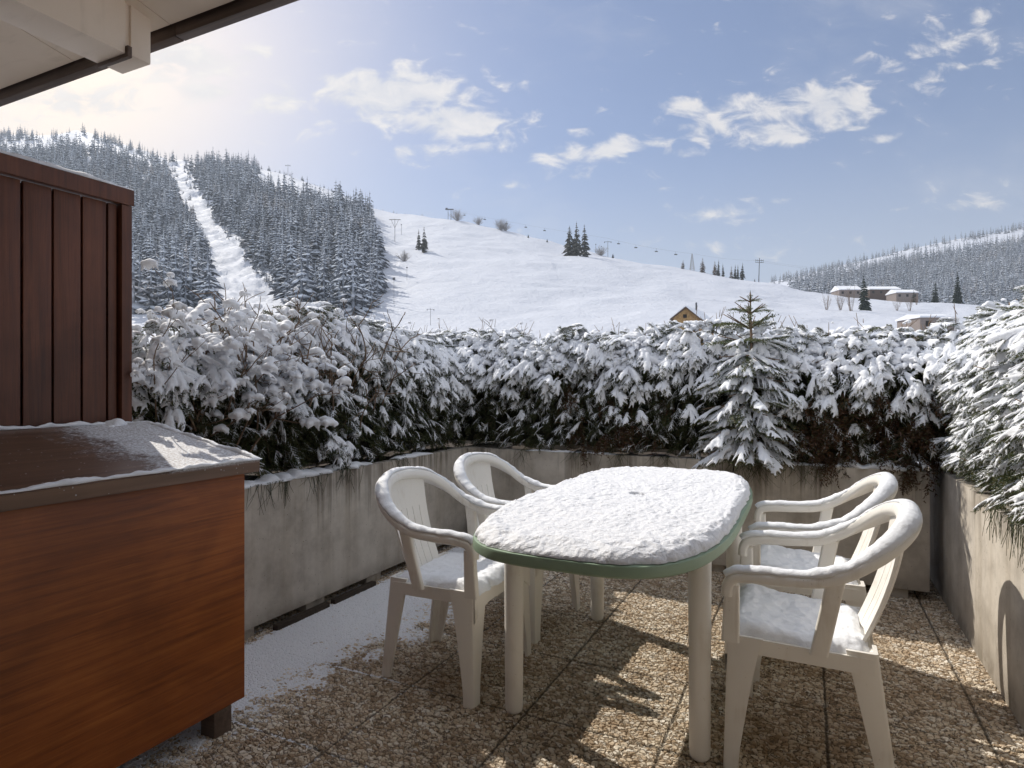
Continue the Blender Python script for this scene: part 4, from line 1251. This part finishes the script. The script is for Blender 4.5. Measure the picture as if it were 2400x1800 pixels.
def fan_snow(paths, seed, r0, r1, frac=.9, vox=.0065, zs=.75, dec=.5):
    g = np.random.default_rng(seed); B = []
    for p, k in paths:
        L = np.linalg.norm(np.diff(p, axis=0), axis=1).sum(); m_ = max(3, int(L * frac / (.6 * r1 + .4 * r0) * 1.6))
        for j in range(m_):
            f = j / (m_ - 1) * frac; x = f * (len(p) - 1); i = min(int(x), len(p) - 2); q = p[i] + (p[i + 1] - p[i]) * (x - i)
            r = (r0 + (r1 - r0) * f ** .8) * k * g.uniform(.85, 1.2)
            B.append((q[0], q[1], q[2] + r * .45, r, zs))
    return blob_mesh(B, vox, dec)
def pillow(seed, n=6, rad=.04, spread=.05, vox=.009):
    g = np.random.default_rng(seed); B = [(0, 0, 0, rad * 1.15, .8)]
    for i in range(n):
        a = g.uniform(0, 6.28); d = spread * g.uniform(.4, 1.1); r = rad * g.uniform(.5, .9)
        B.append((d * math.cos(a), d * math.sin(a), -.35 * d * g.uniform(.2, 1.2), r, .8))
        if g.random() < .65:
            for k in (1, 2): B.append((d * math.cos(a) * (1 + .38 * k), d * math.sin(a) * (1 + .38 * k), -.35 * d - .024 * k, r * (.66 - .20 * k), 1.0))
    return blob_mesh(B, vox, .5)
FP = [fan_paths(s, .20, 7 + s % 3, d) for s, d in ((1, .35), (2, .5), (3, .65), (4, .45), (5, .8), (6, .55))]
FAN_F = [needles(p, 10 + i) for i, p in enumerate(FP)]
FAN_S = [fan_snow(p, 20 + i, .021, .0065, .92) for i, p in enumerate(FP)]
FAN_T = [fan_snow(p, 30 + i, .0085, .0040, .95, .0042, .7, .45) for i, p in enumerate(FP[:4])]
FAN_FAT = [fan_snow(p, 40 + i, .036, .011, .85, .008, .8, .5) for i, p in enumerate(FP)]
PILL = [pillow(50 + i, 5 + i % 4) for i in range(7)]
SP = [fan_paths(s, .27, 9, d, .62) for s, d in ((11, .15), (12, .3), (13, .45), (14, .25))]
SP_F = [needles(p, 60 + i, .019, .0065, .0036, .8) for i, p in enumerate(SP)]
SP_S = [fan_snow(p, 70 + i, .020, .0075, .93, .0062, .8, .5) for i, p in enumerate(SP)]
SP_FAT = [fan_snow(p, 75 + i, .034, .013, .9, .008, .8, .5) for i, p in enumerate(SP)]
SP_T = [fan_snow(p, 80 + i, .0085, .0046, .97, .0044, .8, .45) for i, p in enumerate(SP)]

def frame(out, pitch, roll, s):
    """matrix whose x axis follows out (unit horizontal 2D) tipped by pitch"""
    a = math.atan2(out[1], out[0])
    return (Matrix.Rotation(a, 3, 'Z') @ Matrix.Rotation(pitch, 3, 'Y') @ Matrix.Rotation(roll, 3, 'X')) * s
def put(mb, proto, pos, M):
    V, T = proto
    mb.add(V @ np.array(M).T + np.asarray(pos), tris=T)

class Shrub:
    def __init__(self, name, label, cat, group, nm, twigm=TWIG):
        self.t = tthing(name, label, cat, 0, 0, 0, group=group)
        self.f, self.s, self.w = MB(), MB(), MB()
        self.nm, self.tm = nm, twigm
    def done(self):
        if self.w.n: self.w.build('twigs', self.tm, self.t, True)
        if self.f.n: self.f.build('foliage', self.nm, self.t, False)
        if self.s.n: self.s.build('snow', SNOW, self.t, True)

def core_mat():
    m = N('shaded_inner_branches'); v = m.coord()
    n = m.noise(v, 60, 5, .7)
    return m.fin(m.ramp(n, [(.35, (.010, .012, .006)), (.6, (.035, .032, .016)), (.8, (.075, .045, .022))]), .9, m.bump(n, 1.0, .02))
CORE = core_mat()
def hedge(name, label, cat, group, l0, l1, place, ztop, z0=.79, depth=.50, bulge=.10, dens=700, nm=NEEDLE, seed=0,
          protos=(FAN_F, FAN_T, FAN_S, FAN_FAT), snowy=1.0, pitch=(.0, .75), twigs=26, brown=0.0, fatline=.64, lowline=.46, clumps=34, cl0=.42, clsc=.68, cpitch=(.15, .85), pilsc=1.0, pil=190, scale=(.28, .58), tw_mat=TWIG):
    """place(l, d, z): l along the planter, d towards the terrace -> local (v, u, z)"""
    g = np.random.default_rng(seed); S = Shrub(name, label, cat, group, nm, tw_mat)
    o0 = np.array(place(0, 0, 0)); od = np.array(place(0, 1, 0)) - o0; ol = np.array(place(1, 0, 0)) - o0
    Lh = l1 - l0
    def surf(l, k):
        zt = ztop(l) if callable(ztop) else ztop
        q = np.array([[l * 1.0, k * 1.3, seed * .37]])
        cl = float(fbm(q, 2.6, 3, 77)[0])
        ends = min(1, (l - l0) / .14, (l1 - l) / .14); ends = max(0, ends)
        z = z0 + (zt - z0 + .06 * float(fbm(q * [1, 0, 1], 3.3, 2, 78)[0])) * k
        d = bulge * math.sin(PI * min(1, k * .85 + .18)) - .10 * max(0, k - .7) / .3 + .05 * cl - .06 * (1 - ends)
        return d, z
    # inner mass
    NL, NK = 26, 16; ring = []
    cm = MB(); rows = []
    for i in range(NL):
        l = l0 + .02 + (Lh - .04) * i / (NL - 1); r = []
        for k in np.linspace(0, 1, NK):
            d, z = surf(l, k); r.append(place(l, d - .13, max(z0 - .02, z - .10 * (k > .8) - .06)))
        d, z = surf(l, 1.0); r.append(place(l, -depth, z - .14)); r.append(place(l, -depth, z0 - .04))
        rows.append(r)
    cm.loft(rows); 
    for i in range(int(Lh * dens * 1.25)):
        l = g.uniform(l0, l1); k = g.uniform(0, 1) ** .9
        d, z = surf(l, k)
        dark = g.random() < .35
        pos = np.array(place(l, d - g.uniform(.04, .12) - (.05 if dark else 0), z))
        yaw = g.normal(0, .95); out = od[:2] * math.cos(yaw) + ol[:2] * math.sin(yaw)
        up = max(0, (k - .82) / .18)
        pit = g.uniform(*pitch) * (.55 + .45 * min(1, k / .35)) - up * g.uniform(.3, 1.2)
        M = frame(out, pit, g.normal(0, .45), g.uniform(*scale))
        pi_ = g.integers(len(protos[0]))
        put(S.f, protos[0][pi_], pos, M)
        if dark: continue
        cov = float(fbm(np.array([[l, z, seed]]), 4.5, 3, 91)[0])
        kk = k + .22 * cov
        if kk > fatline: ps = 1.0; proto = protos[3] if g.random() < .6 else protos[2]
        elif kk > lowline: ps = .70 * snowy; proto = protos[2] if g.random() < .65 else protos[1]
        else: ps = .62 * snowy; proto = protos[1] if g.random() < .85 else protos[2]
        if g.random() < ps: put(S.s, proto[pi_ % len(proto)], pos + np.array([0, 0, .004]), M)
    # drooping snow covered boughs: several fans from one point under a pad
    for i in range(int(Lh * clumps)):
        l = g.uniform(l0 + .05, l1 - .05); k = g.uniform(cl0, .92) if g.random() > .12 else g.uniform(.05, cl0); d, z = surf(l, k)
        base_ = np.array(place(l, d - .01, z)); sc = g.uniform(.55, .95) * (.75 + .35 * k) * clsc
        for q in range(g.integers(4, 7)):
            yaw = g.uniform(-1.25, 1.25); out = od[:2] * math.cos(yaw) + ol[:2] * math.sin(yaw)
            M = frame(out, g.uniform(*cpitch), g.normal(0, .35), sc * g.uniform(.7, 1.1)); pi_ = g.integers(len(protos[0]))
            put(S.f, protos[0][pi_], base_, M); put(S.s, (protos[3] if g.random() < .35 + .5 * k else protos[2])[pi_], base_ + [0, 0, .004], M)
        put(S.s, PILL[g.integers(7)], base_ + np.array([0, 0, .012]), frame(od[:2], .3, 0, sc * g.uniform(.55, .85)))
    # crowning lumps of snow
    for i in range(int(Lh * pil)):
        l = g.uniform(l0 + .03, l1 - .03); k = g.uniform(.66, 1.03)
        d, z = surf(l, min(1, k))
        back = g.uniform(0, .30) if k > .93 else 0
        pos = np.array(place(l, d - .03 - back, z + (.015 if k > .93 else 0)))
        yaw = g.uniform(-3.1, 3.1) if k > .93 else g.normal(0, .8); out = od[:2] * math.cos(yaw) + ol[:2] * math.sin(yaw)
        put(S.s, PILL[g.integers(len(PILL))], pos, frame(out, g.uniform(-.1, .45), g.normal(0, .3), g.uniform(.24, .62) * pilsc))
    for i in range(int(Lh * twigs)):
        l = g.uniform(l0, l1); d, z = surf(l, 1.0)
        low = g.random() < .35
        if low: k = g.uniform(.1, .9); d, z = surf(l, k)
        p0 = np.array(place(l, d - .08 - g.uniform(0, .25) * (not low), z - .06)); L_ = g.uniform(.07, .20) * (.8 if low else 1)
        dr = np.array([g.normal(0, .35), g.normal(0, .35), 1.0]) if not low else np.append(od[:2], .3) + g.normal(0, .5, 3)
        dr /= np.linalg.norm(dr); b = np.append(g.normal(0, .03, 2), 0)
        S.w.tube([p0, p0 + dr * L_ * .5 + b * .3, p0 + dr * L_ + b], .0028, .0014, 4)
        if g.random() < .6:
            q = p0 + dr * L_ * g.uniform(.5, .8); d2 = dr + g.normal(0, .5, 3); d2 /= np.linalg.norm(d2)
            S.w.tube([q, q + d2 * L_ * .35], .0022, .0012, 4)
        if not low and g.random() < .18: put(S.s, PILL[g.integers(len(PILL))], p0 + dr * L_, frame((1, 0), 0, 0, g.uniform(.16, .34)))
    if brown:
        B = MB(); c = l0 + Lh * .5
        for i in range(int(90 * brown)):
            l = g.uniform(l0 + .05 * Lh, l1 - .05 * Lh); k = g.uniform(.0, .55); d, z = surf(l, k)
            yaw = g.normal(0, .7); out = od[:2] * math.cos(yaw) + ol[:2] * math.sin(yaw)
            put(B, protos[0][g.integers(len(protos[0]))], place(l, d - .05, z), frame(out, g.uniform(.2, 1.3), g.normal(0, .4), g.uniform(.7, 1.1)))
        B.build('browned_foliage', NEEDLE_B, S.t, False)
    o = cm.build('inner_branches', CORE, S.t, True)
    S.done()
    return S
def pl_left(l, d, z): return (-2.485 + d, l, z)
def pl_back(l, d, z): return (l, 4.19 - d + .018 * 0, z)
def pl_right(l, d, z): return (.73 - d, l, z)
HG = 'snow laden hedge bushes in the planters'
zl = lambda l: 1.60 + .05 * math.sin(l * 5) + .02 * (l > 3)
hedge('hedge_bush', 'dark evergreen hedge bush left of the chairs, low patch of thick snow fans', 'hedge', HG, 1.66, 2.62, pl_left, lambda l: 1.47 + .05 * math.sin(l * 7), seed=1, dens=620, pil=90, bulge=.02, fatline=.72, lowline=.54, snowy=.75, cl0=.5, twigs=10)
hedge('hedge_bush', 'round snowy hedge bush in the middle of the left planter', 'hedge', HG, 2.48, 3.32, pl_left, zl, seed=2, bulge=.05, fatline=.66, lowline=.50, snowy=.75)
hedge('hedge_bush', 'hedge bush filling the far left corner, snow trailing down its right side', 'hedge', HG, 3.20, 4.62, pl_left, lambda l: 1.62 + .03 * math.sin(l * 6), seed=3, bulge=.06, fatline=.62)
hedge('hedge_bush', 'first hedge bush of the back planter, just right of the corner dip', 'hedge', HG, -2.66, -1.55, pl_back, lambda l: 1.60, seed=4, bulge=.03)
hedge('hedge_bush', 'knobbly snowy hedge bush behind the table, brown needles below', 'hedge', HG, -1.68, -.82, pl_back, lambda l: 1.58, seed=5, bulge=.04, brown=.25)
hedge('hedge_bush', 'hedge bush behind the little spruce, below the chalet roof', 'hedge', HG, -.98, -.10, pl_back, lambda l: 1.57, seed=6, bulge=.03)
hedge('hedge_bush', 'hedge bush right of the little spruce with a bare brown patch underneath', 'hedge', HG, -.22, .78, pl_back, lambda l: 1.57, seed=7, bulge=.04, brown=.8, snowy=1.0)
RPROT = (SP_F, SP_T, SP_S, SP_FAT)
hedge('spruce_bush', 'sunlit spruce bush at the far end of the right planter, needles frosted', 'hedge', HG, 2.95, 4.55, pl_right, lambda l: 1.58, z0=.80, nm=NEEDLE_S, seed=8, protos=RPROT, bulge=.05, dens=860, scale=(.24, .47), pitch=(.15, .85), fatline=.52, lowline=.20, clumps=60, cl0=.10, clsc=.50, cpitch=(.1, .8), pilsc=1.25, pil=300, twigs=26, tw_mat=TWIG_T)
hedge('spruce_bush', 'largest sunlit spruce bush spilling over the right planter at the picture edge', 'hedge', HG, 1.75, 3.08, pl_right, lambda l: 1.77 - .13 * (l - 1.75), z0=.79, nm=NEEDLE_S, seed=9, protos=RPROT, bulge=.11, dens=860, scale=(.24, .47), pitch=(.15, .85), fatline=.50, lowline=.20, clumps=60, cl0=.10, clsc=.50, cpitch=(.1, .8), pilsc=1.25, pil=320, twigs=30, tw_mat=TWIG_T)

# little spruce standing in the back planter
S = Shrub('small_spruce', 'little spruce with bare green tip rising above the back hedge', 'tree', None, NEEDLE_S, TWIG)
g = np.random.default_rng(31); cv, cu = -.345, 4.17
S.w.tube([(cv, cu + .05, .68), (cv + .01, cu + .03, 1.3), (cv, cu + .03, 1.80)], .016, .004, 7)
lead = [(np.stack([np.zeros(8), np.zeros(8), np.linspace(0, .22, 8)], 1), 1)]
V, T = needles([(np.array([(0, 0, z) for z in np.linspace(0, .24, 8)]) + [1e-3, 0, 0], 1)], 5, .013, .0035, .0022, 1.0)
S.f.add(V + np.array([cv, cu + .03, 1.57]), tris=T)
for k, (zc, L, nb, fat) in enumerate([(.84, .36, 12, 2), (.91, .37, 12, 2), (.98, .37, 12, 2), (1.05, .35, 11, 2), (1.12, .34, 11, 2), (1.19, .31, 11, 2), (1.26, .29, 10, 2), (1.33, .27, 9, 2), (1.40, .24, 9, 1), (1.48, .22, 8, 1), (1.57, .19, 6, 0), (1.665, .13, 6, 0), (1.74, .08, 5, 0)]):
    for j in range(nb):
        a = 2 * PI * (j + g.uniform(-.3, .3)) / nb + k
        out = np.array([math.cos(a), math.sin(a)])
        up = -.55 if zc > 1.5 else (-.25 if zc > 1.4 else g.uniform(.0, .35))
        l = L * g.uniform(.8, 1.15); s = min(.95, l / .27) * (.72 if fat == 2 else 1.0); pi_ = g.integers(4)
        M = frame(out, up, g.normal(0, .1), s)
        nseg = 1 + int(fat == 2)
        for q in range(nseg):
            off = (l - .27 * s) * (1 - .55 * q) if nseg > 1 else 0
            pos = np.array([cv + out[0] * off, cu + .03 + out[1] * off, zc - off * max(0, up) * .9])
            put(S.f, SP_F[pi_], pos, M)
            if fat and g.random() < (.95 if fat == 2 else .7): put(S.s, (SP_FAT if g.random() < .5 and fat == 2 else SP_S)[pi_], pos + [0, 0, .005], M)
        S.w.tube([(cv, cu + .03, zc), (cv + out[0] * l * .8, cu + .03 + out[1] * l * .8, zc - l * .8 * math.tan(up) if zc > 1.4 else zc - l * .5 * max(0, up))], .005, .0025, 4)
S.done()

# leafless shrub at the left, in front of the evergreen
S = Shrub('bare_shrub', 'leafless brown twiggy shrub with snow lumps beside the wooden screen', 'shrub', None, NEEDLE, TWIG)
g = np.random.default_rng(44)
def grow(p, d, L, r, lev):
    d = d / np.linalg.norm(d)
    bend = g.normal(0, .22, 3); bend[2] = abs(bend[2]) * .5
    pts = [p + d * L * t + bend * L * t * t for t in np.linspace(0, 1, 5)]
    S.w.tube(pts, r, r * .62, 5)
    if g.random() < (.62 if lev else .2):
        i = g.integers(2, 5); hz = 1 - abs((pts[4] - pts[0])[2]) / (np.linalg.norm(pts[4] - pts[0]) + 1e-6)
        put(S.s, PILL[g.integers(7)], pts[i] + np.array([0, 0, .008]), frame(d[:2] if abs(d[0]) + abs(d[1]) > .01 else (1, 0), .1, 0, g.uniform(.25, .7)))
    if lev == 3: 
        if g.random() < .5: put(S.s, PILL[g.integers(7)], pts[-1], frame((1, 0), 0, 0, g.uniform(.15, .35)))
        return
    for k in range(g.integers(2, 4)):
        q = pts[g.integers(2, 5)]; nd = d + g.normal(0, .62, 3); nd[2] = max(nd[2], -.1) * .9
        grow(q, nd, L * g.uniform(.55, .8), r * .66, lev + 1)
for i in range(30):
    u = g.uniform(1.80, 2.9); p = np.array([-2.62 + g.uniform(-.2, .12), u, g.uniform(.70, 1.05)])
    grow(p, np.array([g.normal(.10, .25), g.normal(.08, .30), 1.0]), g.uniform(.24, .36), .0058, 0)
for i in range(34):
    u = g.uniform(1.78, 3.3); p = np.array([-2.45 + g.uniform(-.10, .06), u, g.uniform(.95, 1.38)]); n_ = S.s; S.s = MB()
    grow(p, np.array([g.normal(.10, .25), g.normal(.05, .45), 1.0]), g.uniform(.14, .24), .0050, 1); S.s = n_
# extra snow bridging the branches
for i in range(130):
    u = g.uniform(1.72, 2.75); z = g.uniform(1.22, 1.56)
    put(S.s, (PILL + FAN_FAT)[g.integers(13)], (-2.50 + g.uniform(-.15, .14), u, z), frame((abs(math.cos(i)), math.sin(i)), g.uniform(.1, .7), g.normal(0, .3), g.uniform(.28, .62)) @ Matrix.Diagonal((1.25, 1, .8)))
S.done()

# snow lying on the planter rims
def rim_snow(par, segs):
    for i, (a, b, wd_, h) in enumerate(segs):
        mb = MB(); snow_strip(mb, a, b, wd_, h, max(20, int(70 * np.linalg.norm(np.subtract(a, b)))), .55, 60 + i)
        mb.build('snow', SNOW, par, True)
rim_snow(pl, [((-2.455, 1.67, .728), (-2.455, 3.05, .728), .105, .030), ((-2.44, 3.3, .728), (-2.44, 3.7, .728), .07, .018)])
rim_snow(pb2, [((-.20, 4.17, .728), (.12, 4.17, .728), .07, .012), ((.12, 4.18, .728), (.56, 4.17, .728), .09, .035)])
rim_snow(pb1, [((-1.9, 4.20, .728), (-1.2, 4.20, .728), .05, .010)])
# dark grasses hanging over the rims
def strands(par, place, rng_, n, seed):
    g = np.random.default_rng(seed); mb = MB()
    for i in range(n):
        c = g.choice(rng_); l = c + g.normal(0, .05); L_ = g.uniform(.04, .15); p = np.array(place(l, .012, .735)); o = np.array(place(l, .03, .735)) - p; o = o / np.linalg.norm(o)
        e = np.array(place(l + g.normal(0, .05), .012, .735)) - p
        mb.tube([p - o * .03, p + o * .012, p + o * .016 + e * .5 + [0, 0, -L_ * .6], p + o * .018 + e + [0, 0, -L_]], .0016, .0007, 3, False)
    mb.build('hanging_grass', NEEDLE, par, True)
strands(pl, lambda l, d, z: (-2.42 + d, l, z), [1.95, 2.2, 2.32, 2.55, 2.8, 3.3], 120, 1)
strands(pb2, lambda l, d, z: (l, 4.13 - d, z), [-.38, -.36, -.30, -.1, .05], 110, 2)
strands(pb1, lambda l, d, z: (l, 4.17 - d, z), [-1.9, -1.5, -1.2, -.9, -.6], 80, 3)
strands(pr, lambda l, d, z: (.672 - d, l, z), [2.5, 2.55, 2.7, 2.75, 3.0], 80, 4)

# ----------------------------------------------------------------- thin winter haze over the valley
m = bpy.data.materials.new('winter_haze'); m.use_nodes = True
t_ = m.node_tree; t_.nodes.remove(t_.nodes['Principled BSDF'])
pvn = t_.nodes.new('ShaderNodeVolumePrincipled')
pvn.inputs['Color'].default_value = (0.74, 0.85, 1.0, 1); pvn.inputs['Density'].default_value = 0.00026; pvn.inputs['Anisotropy'].default_value = 0.2
t_.links.new(pvn.outputs[0], t_.nodes['Material Output'].inputs['Volume'])
mb = MB(); mb.box(-5200, 5200, -3100, 3300, -30, 620)
tag(mb.build('haze', m), 'thin pale haze over the valley', kind='stuff')
